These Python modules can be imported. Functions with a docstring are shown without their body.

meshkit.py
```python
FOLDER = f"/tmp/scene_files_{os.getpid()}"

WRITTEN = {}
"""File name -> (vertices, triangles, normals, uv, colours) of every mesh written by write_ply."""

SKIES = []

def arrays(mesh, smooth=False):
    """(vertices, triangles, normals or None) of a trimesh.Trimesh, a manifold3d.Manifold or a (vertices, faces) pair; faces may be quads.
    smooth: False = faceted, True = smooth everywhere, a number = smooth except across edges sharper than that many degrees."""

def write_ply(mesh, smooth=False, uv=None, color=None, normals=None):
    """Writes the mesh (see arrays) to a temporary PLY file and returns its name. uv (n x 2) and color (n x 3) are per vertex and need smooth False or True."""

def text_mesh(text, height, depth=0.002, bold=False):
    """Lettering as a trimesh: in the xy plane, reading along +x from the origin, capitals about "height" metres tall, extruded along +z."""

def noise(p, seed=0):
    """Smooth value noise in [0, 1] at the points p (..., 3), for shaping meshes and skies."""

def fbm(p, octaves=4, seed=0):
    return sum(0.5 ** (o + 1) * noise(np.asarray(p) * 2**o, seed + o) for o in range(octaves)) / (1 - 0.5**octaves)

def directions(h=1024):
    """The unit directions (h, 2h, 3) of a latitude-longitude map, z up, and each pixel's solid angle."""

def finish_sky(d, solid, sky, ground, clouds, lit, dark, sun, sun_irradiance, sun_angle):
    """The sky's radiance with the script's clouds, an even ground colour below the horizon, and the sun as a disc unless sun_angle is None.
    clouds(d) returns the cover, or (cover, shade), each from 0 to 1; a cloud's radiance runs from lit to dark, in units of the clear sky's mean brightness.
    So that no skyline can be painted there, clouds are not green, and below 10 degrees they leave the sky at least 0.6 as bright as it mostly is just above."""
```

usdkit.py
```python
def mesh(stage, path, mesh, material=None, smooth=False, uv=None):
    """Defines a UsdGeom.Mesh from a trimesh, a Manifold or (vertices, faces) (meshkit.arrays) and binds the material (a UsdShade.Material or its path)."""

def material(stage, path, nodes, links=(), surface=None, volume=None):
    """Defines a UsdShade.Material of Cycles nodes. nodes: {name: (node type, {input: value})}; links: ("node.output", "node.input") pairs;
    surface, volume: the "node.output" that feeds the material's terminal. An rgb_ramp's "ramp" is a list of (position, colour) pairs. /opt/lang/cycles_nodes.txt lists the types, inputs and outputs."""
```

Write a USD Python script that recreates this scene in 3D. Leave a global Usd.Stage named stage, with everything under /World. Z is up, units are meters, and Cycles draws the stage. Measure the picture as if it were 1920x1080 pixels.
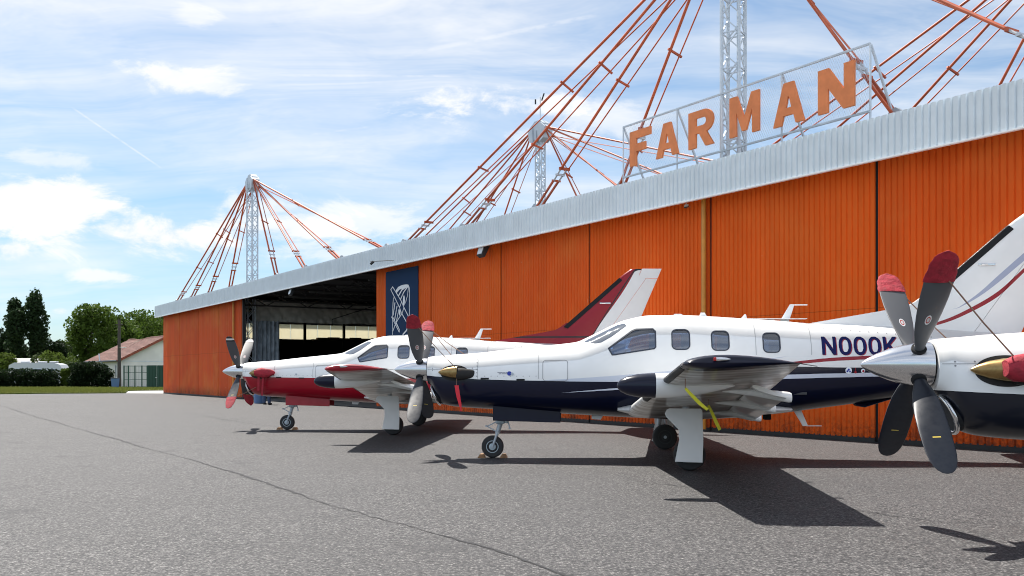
import math, random
import numpy as np, trimesh
import manifold3d as m3
from shapely.geometry import Polygon, LineString, Point, box as sbox
from shapely.ops import unary_union
from shapely import affinity
from scipy.interpolate import PchipInterpolator
from pxr import Usd, UsdGeom, UsdLux, UsdShade, Gf, Sdf
import usdkit, meshkit

stage = Usd.Stage.CreateInMemory()
UsdGeom.SetStageUpAxis(stage, UsdGeom.Tokens.z); UsdGeom.SetStageMetersPerUnit(stage, 1.0)
UsdGeom.Xform.Define(stage, '/World')
rng = np.random.default_rng(7); random.seed(7)

# ------------------------------------------------------------------ camera
FPX, CAMH, HOR = 1850.0, 1.319, 703.0         # focal length and horizon in pixels of the 1920 wide photograph
cam = UsdGeom.Camera.Define(stage, '/World/camera')
cam.AddTranslateOp().Set((0, 0, CAMH)); cam.AddRotateXOp().Set(90)
cam.CreateHorizontalApertureAttr(36.0); cam.CreateVerticalApertureAttr(20.25)
cam.CreateFocalLengthAttr(36.0 * FPX / 1920); cam.CreateVerticalApertureOffsetAttr((HOR - 540) * 36 / 1920)
cam.CreateClippingRangeAttr((0.1, 20000)); cam.CreateFStopAttr(0.0)
EXPOSURE = 1.15
cam.CreateExposureAttr(EXPOSURE)
# ------------------------------------------------------------------ sun and sky
SUN_AZ, SUN_EL = math.atan2(-0.58, 0.815), math.radians(58)
SUN = np.array([math.sin(SUN_AZ) * math.cos(SUN_EL), math.cos(SUN_AZ) * math.cos(SUN_EL), math.sin(SUN_EL)])
sun = UsdLux.DistantLight.Define(stage, '/World/sun')
sun.CreateIntensityAttr(1.15); sun.CreateAngleAttr(0.5); sun.CreateNormalizeAttr(True); sun.CreateColorAttr((1.0, 0.95, 0.88))
_z = Gf.Vec3d(*SUN); _x = Gf.Cross(Gf.Vec3d(0, 0, 1), _z).GetNormalized(); _y = Gf.Cross(_z, _x)
sun.AddTransformOp().Set(Gf.Matrix4d(*_x, 0, *_y, 0, *_z, 0, 0, 0, 0, 1))
SKY_STRENGTH, CLOUD = 0.056, 8.6


class O(str):
    pass


class G:
    """A small builder of Cycles node graphs."""
    def __init__(s): s.nodes, s.links = {}, []
    def n(s, kind, out, **kw):
        name = f'n{len(s.nodes)}'
        s.nodes[name] = (kind, {k: v for k, v in kw.items() if not isinstance(v, O)})
        s.links += [(str(v), f'{name}.{k}') for k, v in kw.items() if isinstance(v, O)]
        s.last = name
        return O(f'{name}.{out}')
    def m(s, op, a, b=0.0, c=0.0, clamp=False): return s.n('math', 'value', math_type=op, value1=a, value2=b, value3=c, use_clamp=clamp)
    def mix(s, f, a, b): return s.n('mix_color', 'result', fac=f, a=a, b=b)
    def xyz(s, v):
        o = s.n('separate_xyz', 'x', vector=v); k = o.split('.')[0]
        return o, O(k + '.y'), O(k + '.z')
    def ss(s, v, a, b): return s.n('map_range', 'result', range_type='smoothstep', value=v, from_min=a, from_max=b, to_min=0.0, to_max=1.0, clamp=True)
    def pos(s): return s.n('geometry', 'position')
    def obj(s): return s.n('texture_coordinate', 'object')
    def noise(s, v, scale, detail=3.0, rough=0.55, dist=0.0): return s.n('noise_texture', 'fac', vector=v, scale=scale, detail=detail, roughness=rough, distortion=dist)
    def done(s, name, surface, volume=None): return usdkit.material(stage, '/World/Looks/' + name, s.nodes, s.links, surface=surface, volume=volume)


def sky_material():
    g = G()
    sky = g.n('sky_texture', 'color', sky_type='single_scattering', sun_disc=False, sun_elevation=SUN_EL, sun_rotation=SUN_AZ, altitude=150.0, air_density=1.0, aerosol_density=0.55, ozone_density=1.0)
    d = g.n('texture_coordinate', 'generated')
    x, y, z = g.xyz(d)
    az = g.m('arctan2', x, y); el = g.m('arcsine', z)
    h = g.m('add', g.m('maximum', z, 0.0), 0.16)
    pl = g.n('combine_xyz', 'vector', x=g.m('divide', x, h), y=g.m('divide', y, h), z=0.0)
    rot = g.n('mapping', 'vector', vector=pl, rotation=(0, 0, 0.5), scale=(0.55, 1.9, 1))
    warp = g.noise(pl, 0.9, 3.0)
    wv = g.n('vector_math', 'vector', math_type='multiply_add', vector1=g.n('noise_texture', 'color', vector=pl, scale=1.3, detail=3.0), vector2=(0.7, 0.7, 0), vector3=rot)
    cir = g.n('noise_texture', 'fac', vector=wv, scale=1.15, detail=9.0, roughness=0.62, distortion=0.25)
    veil = g.noise(pl, 0.33, 3.0, 0.5)
    cover = g.m('multiply', g.ss(cir, 0.26, 0.76), g.ss(g.m('add', veil, g.m('multiply', g.ss(el, 0.12, 0.34), 0.42)), 0.26, 0.70))
    cover = g.m('multiply', cover, 0.95)
    # banks of cloud standing at their own bearings: (azimuth, elevation, half width, half height, strength)
    ae = g.n('combine_xyz', 'vector', x=g.m('multiply', az, 1.0), y=g.m('multiply', el, 2.2), z=0.0)
    big = g.n('noise_texture', 'fac', vector=ae, scale=10.0, detail=10.0, roughness=0.64, distortion=0.4)
    def ang(px, py):
        a = math.atan2(px - 960, FPX); return a, math.atan2((HOR - py) * math.cos(a), FPX)
    banks = [(60, 395, 230, 80, 1.0), (300, 440, 260, 44, 1.0), (520, 425, 240, 40, .9), (690, 418, 140, 40, .7), (330, 150, 110, 32, .85), (395, 160, 60, 22, .7), (940, 200, 170, 34, 1.0), (1010, 255, 150, 30, .6), (210, 520, 90, 14, .75),
             (25, 470, 60, 26, .9), (480, 385, 120, 36, .7), (115, 583, 26, 10, .7), (365, 30, 45, 26, .6), (90, 300, 120, 20, .5), (600, 470, 170, 26, .6), (1150, 225, 130, 40, .5),
             (-500, 300, 400, 90, .9), (-1100, 420, 420, 80, .9), (2300, 300, 500, 110, .8), (3300, 420, 600, 120, .9)]
    tot = None
    for px, py, w, hh, st in banks:
        a0, e0 = ang(px, py); sa, se = w / FPX * math.cos(a0) ** 2, hh / FPX * math.cos(a0)
        u = g.m('multiply', g.m('subtract', az, a0), 1 / sa); v = g.m('multiply', g.m('subtract', el, e0), 1 / se)
        r = g.m('sqrt', g.m('add', g.m('multiply', u, u), g.m('multiply', v, v)))
        t = g.m('multiply', g.ss(g.m('add', g.m('subtract', 1.0, r), g.m('multiply', g.m('subtract', big, 0.5), 4.2)), 0.0, 0.72), st)
        tot = t if tot is None else g.m('maximum', tot, t)
    # contrails: thin straight trails between two bearings
    def vec(px, py): 
        q = np.array([(px - 960) / FPX, 1, (HOR - py) / FPX]); return q / np.linalg.norm(q)
    for (p, q, w, st) in (((745, 106), (1120, 28), .0019, .30), ((140, 205), (298, 312), .0008, .42), ((540, 141), (860, 143), .0010, .28), ((585, 252), (690, 238), .0009, .2)):
        a, b = vec(*p), vec(*q); nn = np.cross(a, b); nn /= np.linalg.norm(nn); mid = (a + b) / np.linalg.norm(a + b); half = math.acos(a @ b) / 2
        dist = g.m('absolute', g.n('vector_math', 'value', math_type='dot_product', vector1=d, vector2=tuple(nn)))
        along = g.n('vector_math', 'value', math_type='dot_product', vector1=d, vector2=tuple(mid))
        t = g.m('multiply', g.m('subtract', 1.0, g.ss(dist, w * .25, w * 1.6)), g.ss(along, math.cos(half * 1.12), math.cos(half * .85)))
        t = g.m('multiply', t, g.m('multiply', g.ss(g.noise(ae, 60.0, 4.0), .3, .6), st))
        tot = g.m('maximum', tot, t)
    cover = g.m('subtract', 1.0, g.m('multiply', g.m('subtract', 1.0, cover), g.m('subtract', 1.0, tot)))
    cover = g.m('multiply', cover, g.ss(z, -0.01, 0.03))
    shade = g.mix(g.ss(big, 0.2, 0.65), (CLOUD * .82, CLOUD * .87, CLOUD * .95), (CLOUD, CLOUD, CLOUD))
    tint = g.n('mix_color', 'result', blend_type='multiply', fac=1.0, a=sky, b=g.mix(g.ss(el, -.02, .30), (0.66, 0.84, 1.04), (0.92, 1.05, 1.10)), use_clamp=False)
    col = g.n('mix_color', 'result', fac=cover, a=tint, b=shade, use_clamp=False)
    return g.done('sky_look', g.n('background_shader', 'background', color=col, strength=SKY_STRENGTH))


dome = UsdLux.DomeLight.Define(stage, '/World/sky')
UsdShade.MaterialBindingAPI.Apply(dome.GetPrim()).Bind(sky_material())
dome.GetPrim().SetCustomDataByKey('kind', 'structure')

# ------------------------------------------------------------------ helpers
taken = {}


def numbered(path):
    k = taken.get(path, -1) + 1; taken[path] = k
    return path if k == 0 else f'{path}_{k:03d}'


def tag(p, label=None, cat=None, group=None, kind=None):
    for k, v in (('label', label), ('category', cat), ('group', group), ('kind', kind)):
        if v: p.SetCustomDataByKey(k, v)
    return p


def thing(name, label, cat, loc=(0, 0, 0), rz=0.0, group=None):
    x = UsdGeom.Xform.Define(stage, numbered('/World/' + name)); x.AddTranslateOp().Set(tuple(map(float, loc))); x.AddRotateZOp().Set(float(rz))
    return tag(x.GetPrim(), label, cat, group)


def holder(name, parent, loc=None, rot=None):
    x = UsdGeom.Xform.Define(stage, numbered(f'{parent.GetPath()}/{name}'))
    if loc is not None: x.AddTranslateOp().Set(tuple(map(float, loc)))
    if rot is not None: x.AddRotateXYZOp().Set(tuple(map(float, rot)))
    return x.GetPrim()


def obj(name, mesh, mat, parent=None, smooth=False, label=None, kind=None):
    m = usdkit.mesh(stage, numbered(f'{parent.GetPath() if parent else "/World"}/{name}'), mesh, mat, smooth=smooth)
    return tag(m.GetPrim(), label, None, None, kind)


def copy_of(root, name, label, loc, rz=0.0, group=None, cat=None):
    was = root.GetCustomData(); r = thing(name, label, cat or was['category'], loc, rz, group or was.get('group'))
    r.GetReferences().AddInternalReference(root.GetPath()); r.SetInstanceable(True)
    tag(r, label, cat or was['category'], group or was.get('group')); return r


cat_ = trimesh.util.concatenate


def bx(x0, x1, y0, y1, z0, z1):
    b = trimesh.creation.box((abs(x1 - x0), abs(y1 - y0), abs(z1 - z0))); b.apply_translation(((x0 + x1) / 2, (y0 + y1) / 2, (z0 + z1) / 2)); return b


def rod(a, b, r, r2=None, n=8):
    a, b = np.asarray(a, float), np.asarray(b, float); d = b - a; L = np.linalg.norm(d); d = d / L
    u = np.cross(d, (0, 0, 1) if abs(d[2]) < .9 else (1, 0, 0)); u /= np.linalg.norm(u); w = np.cross(d, u)
    t = np.arange(n) * 2 * np.pi / n; r2 = r if r2 is None else r2
    ring = np.cos(t)[:, None] * u + np.sin(t)[:, None] * w
    v = np.vstack([a + ring * r, b + ring * r2, [a], [b]]); f = []
    for i in range(n):
        j = (i + 1) % n
        f += [[i, j, n + j], [i, n + j, n + i], [2 * n, j, i], [2 * n + 1, n + i, n + j]]
    m = trimesh.Trimesh(v, f, process=False)
    return m if m.volume > 0 else trimesh.Trimesh(v, np.array(f)[:, ::-1], process=False)


def bar(a, b, w, h, up=(0, 0, 1)):
    """A rectangular bar from a to b."""
    a, b = np.asarray(a, float), np.asarray(b, float); d = b - a; d /= np.linalg.norm(d)
    u = np.cross(d, up)
    if np.linalg.norm(u) < 1e-6: u = np.cross(d, (1, 0, 0))
    u /= np.linalg.norm(u); k = np.cross(u, d)
    c = [a + sx * u * w / 2 + sy * k * h / 2 for sx, sy in ((-1, -1), (1, -1), (1, 1), (-1, 1))]; c += [p + (b - a) for p in c]
    return trimesh.convex.convex_hull(np.array(c))


def tube(pts, r, n=8):
    pts = np.asarray(pts, float); r = np.broadcast_to(r, len(pts)); v, f = [], []
    T = np.gradient(pts, axis=0); T /= np.linalg.norm(T, axis=1)[:, None]
    u = np.cross(T[0], (0, 0, 1) if abs(T[0][2]) < .9 else (1, 0, 0)); u /= np.linalg.norm(u)
    t = np.arange(n) * 2 * np.pi / n
    for i, p in enumerate(pts):
        u = u - T[i] * (u @ T[i]); u /= np.linalg.norm(u); w = np.cross(T[i], u)
        v.append(p + r[i] * (np.cos(t)[:, None] * u + np.sin(t)[:, None] * w))
    for i in range(len(pts) - 1):
        for j in range(n):
            k = (j + 1) % n; f += [[i * n + j, i * n + k, (i + 1) * n + k], [i * n + j, (i + 1) * n + k, (i + 1) * n + j]]
    v = np.vstack(v + [[pts[0]], [pts[-1]]]); L = len(v)
    for j in range(n):
        k = (j + 1) % n; f += [[L - 2, k, j], [L - 1, (len(pts) - 1) * n + j, (len(pts) - 1) * n + k]]
    return trimesh.Trimesh(v, f, process=False)


def loft(rings):
    """A closed skin through rings of equally many points, capped at both ends."""
    R, M = len(rings), len(rings[0]); v = np.vstack(rings); f = []
    i = np.arange(M); j = (i + 1) % M
    for k in range(R - 1):
        a, b = k * M, (k + 1) * M
        f += [np.stack([a + i, a + j, b + j], 1), np.stack([a + i, b + j, b + i], 1)]
    v = np.vstack([v, rings[0].mean(0), rings[-1].mean(0)]); c = R * M
    f += [np.stack([np.full(M, c), j, i], 1), np.stack([np.full(M, c + 1), (R - 1) * M + i, (R - 1) * M + j], 1)]
    m = trimesh.Trimesh(v, np.vstack(f), process=False)
    if m.volume < 0: m.invert()
    return m


def revolve(profile, n=32, axis='x'):
    """profile: (position along the axis, radius) pairs."""
    t = np.arange(n) * 2 * np.pi / n; rings = []
    for a, r in profile:
        r = max(r, 1e-4); c, s = r * np.cos(t), r * np.sin(t); q = np.full(n, a)
        rings.append(np.stack({'x': (q, c, s), 'y': (s, q, c), 'z': (c, s, q)}[axis], 1))
    return loft(rings)


def prism(poly, d, place):
    """Extrudes a shapely polygon by d and sends its (u, v, w) through place."""
    ms = []
    for gpoly in getattr(poly, 'geoms', [poly]):
        if gpoly.area > 1e-7: ms.append(trimesh.creation.extrude_polygon(gpoly, d, engine='earcut'))
    m = cat_(ms); v = np.asarray(place(*m.vertices.T)).T
    m = trimesh.Trimesh(v, m.faces, process=False)
    if m.volume < 0: m.invert()
    return m


def manif(m): return m3.Manifold(m3.Mesh(np.asarray(m.vertices, np.float32), np.asarray(m.faces, np.uint32)))


def rrect(x0, x1, z0, z1, r): return sbox(x0 + r, z0 + r, x1 - r, z1 - r).buffer(r, quad_segs=5)


# ------------------------------------------------------------------ materials
def plain(name, col, rough=0.5, metal=0.0, coat=0.0, vary=0.0, scale=3.0, bump=0.0, bscale=40.0, spec=0.5):
    g = G(); kw = {}
    if vary:
        p = g.pos(); f = g.noise(p, scale, 5.0, .6)
        c0 = tuple(np.clip(np.array(col) * (1 - vary), 0, 1)); c1 = tuple(np.clip(np.array(col) * (1 + vary), 0, .95))
        kw['base_color'] = g.mix(g.ss(f, .3, .7), c0, c1)
        kw['roughness'] = g.m('add', g.m('multiply', f, .2), rough - .1)
    else: kw['base_color'] = tuple(col); kw['roughness'] = rough
    if bump: kw['normal'] = g.n('bump', 'normal', height=g.noise(g.pos(), bscale, 3.0), strength=bump, distance=.01)
    return g.done(name, g.n('principled_bsdf', 'BSDF', metallic=metal, coat_weight=coat, coat_roughness=.04, specular_ior_level=spec, **kw))


WHITE, NAVY, RED = (.78, .78, .765), (.002, .0032, .013), (.245, .004, .013)
M = {}
M['white'] = plain('white_paint', WHITE, .32, coat=.6, vary=.03, scale=2)
M['navy'] = plain('navy_paint', NAVY, .22, coat=.15, spec=.35)
M['red'] = plain('red_paint', RED, .28, coat=.6, vary=.08)
M['black'] = plain('black_rubber', (.012, .012, .013), .6)
M['boot'] = plain('black_boot', (.007, .008, .010), .5, vary=.2, spec=.25)
M['tyre'] = plain('tyre_rubber', (.016, .016, .017), .75, vary=.25, scale=20, bump=.3)
M['alu'] = plain('polished_aluminium', (.82, .82, .83), .17, metal=1.0)
M['steel'] = plain('grey_steel', (.42, .45, .48), .38, metal=.6, vary=.1)
M['rim'] = plain('rim_paint', (.42, .48, .52), .35, metal=.3)
M['gold'] = plain('bronze_exhaust', (.36, .24, .10), .3, metal=1.0, vary=.15, scale=9)
M['soot'] = plain('soot', (.01, .009, .008), .85)
M['dark'] = plain('dark_gap', (.01, .01, .011), .9)
M['gasket'] = plain('window_gasket', (.028, .036, .055), .45)
M['cream'] = plain('cream_leather', (.62, .58, .52), .5, bump=.2)
M['tan'] = plain('tan_leather', (.26, .13, .07), .5)
M['panelgrey'] = plain('instrument_grey', (.03, .032, .036), .55)
M['cloth_red'] = plain('red_cover_cloth', (.30, .012, .026), .8, vary=.25, scale=14, bump=.9, bscale=26)
M['yellow'] = plain('yellow_ribbon', (.70, .66, .03), .6, vary=.12, scale=12)
M['redribbon'] = plain('red_ribbon', (.60, .015, .03), .6)
M['rope'] = plain('brown_cord', (.22, .12, .08), .8)
M['wood'] = plain('chock_wood', (.22, .12, .055), .8, vary=.3, scale=20)
M['decal_blue'] = plain('decal_blue', (.003, .006, .07), .3, spec=.2)
M['decal_red'] = plain('decal_red', (.33, .01, .02), .3)
M['decal_white'] = plain('decal_white', (.75, .8, .85), .3)
M['decal_roundel'] = plain('decal_roundel', (.01, .03, .28), .3)
M['fasc'] = plain('fascia_sheet', (.60, .665, .71), .42, vary=.06, scale=1.5)
M['fasc_trim'] = plain('fascia_trim', (.78, .79, .80), .4)
M['greysteel'] = plain('galvanised_steel', (.55, .60, .65), .42, metal=.25, vary=.08)
M['stay'] = plain('stay_red', (.46, .085, .026), .5, vary=.22, scale=2.5)
M['stay_pale'] = plain('stay_thread', (.55, .57, .6), .35, metal=.5)
M['letter'] = plain('letter_orange', (.70, .225, .085), .6, vary=.10, scale=2.5, spec=.2)
M['pipe'] = plain('yellow_pipe', (.52, .22, .03), .45, vary=.1)
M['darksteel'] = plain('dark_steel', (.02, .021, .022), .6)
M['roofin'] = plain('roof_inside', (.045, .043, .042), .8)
M['curtain'] = plain('curtain_canvas', (.50, .55, .60), .8, vary=.25, scale=2.5, bump=.5, bscale=4)
M['canvas'] = plain('grey_canvas', (.55, .53, .48), .85, vary=.2, scale=1.2, bump=.6, bscale=3)
M['banner'] = plain('banner_blue', (.008, .034, .095), .7, vary=.08, scale=1, spec=.15)
M['bannerline'] = plain('banner_white', (.93, .94, .95), .6)
M['concrete'] = plain('concrete', (.33, .32, .305), .85, vary=.12, scale=2, bump=.3)
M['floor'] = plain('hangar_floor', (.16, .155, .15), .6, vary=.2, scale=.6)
M['lampglass'] = plain('lamp_glass', (.75, .78, .8), .15)
M['plaster'] = plain('white_plaster', (.66, .63, .58), .85, vary=.07, scale=.8, bump=.3)
M['fencegreen'] = plain('fence_green', (.012, .05, .032), .45)
M['polewood'] = plain('pole_wood', (.045, .036, .03), .85, vary=.3, scale=6)
M['bark'] = plain('bark', (.09, .07, .05), .9, vary=.3, scale=5, bump=.8, bscale=12)
M['caravan'] = plain('caravan_white', (.44, .46, .48), .35)
M['slate'] = plain('slate_roof', (.05, .06, .08), .6)
M['binblue'] = plain('blue_plastic', (.06, .12, .24), .5)
M['jeans'] = plain('denim', (.03, .05, .10), .85, vary=.2, scale=30, bump=.4)
M['shirt'] = plain('dark_shirt', (.05, .05, .06), .85)
M['skin'] = plain('skin', (.45, .26, .18), .55)
M['hair'] = plain('hair', (.03, .02, .012), .6)


def pane_material(name, tint, ior=1.5):
    g = G(); t = g.n('transparent_bsdf', 'BSDF', color=tint); s = g.n('glossy_bsdf', 'BSDF', color=(.95, .97, 1), roughness=.015)
    return g.done(name, g.n('mix_closure', 'closure', fac=g.m('add', g.n('fresnel', 'fac', IOR=ior), .08, clamp=True), closure1=t, closure2=s))


M['glass'] = pane_material('cabin_glass', (.62, .72, .86), 2.0)
def shield_material():
    g = G(); t = g.n('transparent_bsdf', 'BSDF', color=(.62, .70, .80)); s = g.n('glossy_bsdf', 'BSDF', color=(.95, .97, 1), roughness=.02)
    return g.done('windshield_glass', g.n('mix_closure', 'closure', fac=g.m('add', g.n('fresnel', 'fac', IOR=1.6), .30, clamp=True), closure1=t, closure2=s))


M['shieldglass'] = shield_material()


def translucent_sheet():
    g = G(); p = g.pos(); f = g.noise(p, 1.3, 4.0)
    c = g.mix(f, (.74, .70, .56), (.84, .81, .70))
    return g.done('translucent_sheet', g.n('mix_closure', 'closure', fac=.75, closure1=g.n('diffuse_bsdf', 'BSDF', color=c), closure2=g.n('translucent_bsdf', 'BSDF', color=c)))


M['skylight'] = translucent_sheet()


def asphalt():
    g = G(); p = g.pos()
    cell = g.n('voronoi_texture', 'color', vector=p, scale=62.0, randomness=1.0); cx, cy, cz = g.xyz(cell)
    dist = g.n('voronoi_texture', 'distance', vector=p, scale=62.0)
    fine = g.noise(p, 26.0, 5.0, .75)
    mid = g.noise(p, 1.6, 6.0, .62); wide = g.noise(p, .16, 5.0, .55)
    st = g.n('mapping', 'vector', vector=p, rotation=(0, 0, .56), scale=(.25, 1.0, 1)); streak = g.noise(st, .9, 5.0, .6)
    v = g.m('add', g.m('multiply', cx, .62), g.m('multiply', g.ss(fine, .25, .75), .5))
    v = g.m('subtract', v, g.m('multiply', g.ss(dist, .25, .62), .25))
    base = g.n('rgb_ramp', 'color', fac=v, ramp=[(0, (.006, .006, .007)), (.28, (.027, .0265, .028)), (.55, (.061, .0595, .060)), (.82, (.136, .131, .127)), (1, (.28, .27, .26))])
    tone = g.m('add', .80, g.m('add', g.m('multiply', mid, .28), g.m('add', g.m('multiply', wide, .34), g.m('multiply', streak, .20))))
    col = g.n('mix_color', 'result', blend_type='multiply', fac=1.0, a=base, b=g.n('combine_xyz', 'vector', x=tone, y=tone, z=tone), use_clamp=False)
    patch = g.ss(g.noise(p, .28, 2.0, .4, .6), .47, .53)
    col = g.mix(g.m('multiply', patch, .16), col, (.045, .044, .045))
    spot = g.m('multiply', g.ss(g.noise(p, .9, 4.0, .6), .60, .72), .6)
    col = g.mix(spot, col, (.022, .022, .024))
    hgt = g.m('add', g.m('multiply', cx, .6), g.m('multiply', fine, .7))
    nrm = g.n('bump', 'normal', height=hgt, strength=.8, distance=.008)
    return g.done('asphalt', g.n('principled_bsdf', 'BSDF', base_color=col, roughness=.72, specular_ior_level=.28, normal=nrm))


M['asphalt'] = asphalt()


def grass_material():
    g = G(); p = g.pos(); a = g.noise(p, .35, 5.0); b = g.noise(p, 9.0, 4.0, .7)
    c = g.mix(g.ss(a, .3, .7), (.105, .120, .030), (.185, .175, .060)); c = g.mix(g.ss(b, .35, .7), (.06, .09, .02), c)
    return g.done('grass', g.n('principled_bsdf', 'BSDF', base_color=c, roughness=.9, specular_ior_level=.2, normal=g.n('bump', 'normal', height=b, strength=.8, distance=.05)))


M['grass'] = grass_material()


def leaf_material(name, c0, c1):
    g = G(); r = g.n('geometry', 'random_per_island'); f = g.noise(g.pos(), .55, 3.0)
    c = g.mix(g.m('add', g.m('multiply', r, .6), g.m('multiply', f, .4)), c0, c1)
    s = g.n('principled_bsdf', 'BSDF', base_color=c, roughness=.7, specular_ior_level=.12)
    return g.done(name, g.n('mix_closure', 'closure', fac=.32, closure1=s, closure2=g.n('translucent_bsdf', 'BSDF', color=c)))


M['leaf_poplar'] = leaf_material('leaf_poplar', (.022, .046, .020), (.075, .105, .045))
M['leaf_plane'] = leaf_material('leaf_plane', (.045, .085, .014), (.15, .205, .035))
M['leaf_dark'] = leaf_material('leaf_dark', (.010, .022, .009), (.03, .048, .018))
M['leaf_lime'] = leaf_material('leaf_lime', (.07, .11, .018), (.16, .20, .045))
M['leaf_mid'] = leaf_material('leaf_mid', (.035, .06, .018), (.085, .11, .035))
M['leaf_grass'] = leaf_material('leaf_grass', (.12, .145, .03), (.24, .24, .07))


def orange(name, c, fade):
    g = G(); p = g.pos(); x, y, z = g.xyz(p)
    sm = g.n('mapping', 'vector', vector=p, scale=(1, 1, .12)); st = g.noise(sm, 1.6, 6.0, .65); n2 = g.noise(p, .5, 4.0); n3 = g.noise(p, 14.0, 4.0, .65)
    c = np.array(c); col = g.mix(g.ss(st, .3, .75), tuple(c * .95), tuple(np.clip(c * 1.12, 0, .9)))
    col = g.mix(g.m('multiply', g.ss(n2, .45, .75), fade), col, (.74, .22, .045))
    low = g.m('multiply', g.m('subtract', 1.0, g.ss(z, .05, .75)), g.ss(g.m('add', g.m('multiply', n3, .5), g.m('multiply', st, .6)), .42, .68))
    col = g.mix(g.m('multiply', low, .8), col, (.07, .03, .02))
    lap = g.m('multiply', g.m('less_than', g.m('absolute', g.m('subtract', z, 2.62)), .006), .55); col = g.mix(lap, col, (.12, .03, .01))
    spots = g.ss(g.noise(p, 5.0, 2.0), .74, .78); col = g.mix(g.m('multiply', spots, .35), col, (.62, .36, .22))
    return g.done(name, g.n('principled_bsdf', 'BSDF', base_color=col, roughness=g.m('add', .55, g.m('multiply', n3, .2)), specular_ior_level=.12, normal=g.n('bump', 'normal', height=g.noise(p, 1.1, 3.0), strength=.35, distance=.12)))


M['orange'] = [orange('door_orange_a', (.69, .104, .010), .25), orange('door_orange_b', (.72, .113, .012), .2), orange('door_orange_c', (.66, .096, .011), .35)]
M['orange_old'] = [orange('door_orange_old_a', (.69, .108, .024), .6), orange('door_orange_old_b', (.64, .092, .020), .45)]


def tile_material():
    g = G(); p = g.pos(); r = g.n('object_info', 'random'); n = g.noise(p, 2.2, 5.0, .65)
    return g.done('roof_tile', g.n('principled_bsdf', 'BSDF', base_color=g.mix(g.ss(n, .3, .72), (.075, .027, .020), (.160, .062, .045)), roughness=.85))


M['tile'] = tile_material()


def livery(name, base, layers, rough=.24):
    """Paint by the aeroplane's own length x and height z. layers: (lower curve, upper curve, colour); a curve is a list of (x, z), or None for open."""
    g = G(); x, y, z = g.xyz(g.obj()); xf = g.m('multiply', x, 1 / 11.0); col = None
    grime = g.noise(g.obj(), 3.0, 5.0, .6)
    col = g.mix(g.ss(grime, .35, .75), tuple(np.array(base) * .955), tuple(base))

    def curve(c):
        c = np.array(c); xs = np.linspace(0, 11, 111); f = PchipInterpolator(c[:, 0], c[:, 1], extrapolate=False)
        ys = np.where(xs < c[0, 0], c[0, 1], np.where(xs > c[-1, 0], c[-1, 1], np.nan_to_num(f(np.clip(xs, c[0, 0], c[-1, 0])))))
        return g.m('multiply', g.n('separate_xyz', 'x', vector=g.n('rgb_ramp', 'color', fac=xf, ramp=[(a / 11, (b / 4,) * 3) for a, b in zip(xs, ys)])), 4.0)
    for lo, hi, c in layers:
        mk = None
        if lo: mk = g.m('greater_than', z, curve(lo))
        if hi: t = g.m('less_than', z, curve(hi)); mk = t if mk is None else g.m('multiply', mk, t)
        col = g.mix(mk, col, tuple(c))
    # fine panel seams round the body
    return g.done(name, g.n('principled_bsdf', 'BSDF', base_color=col, roughness=rough, coat_weight=.15, coat_roughness=.04, specular_ior_level=.4))


# ------------------------------------------------------------------ the frame of the hangar front: t runs away along the wall, s goes in behind it
WD, ND = np.array([-.531, .847]), np.array([.847, .531])
P0 = np.array([18.67, 0.0]) + .35 * ND


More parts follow.
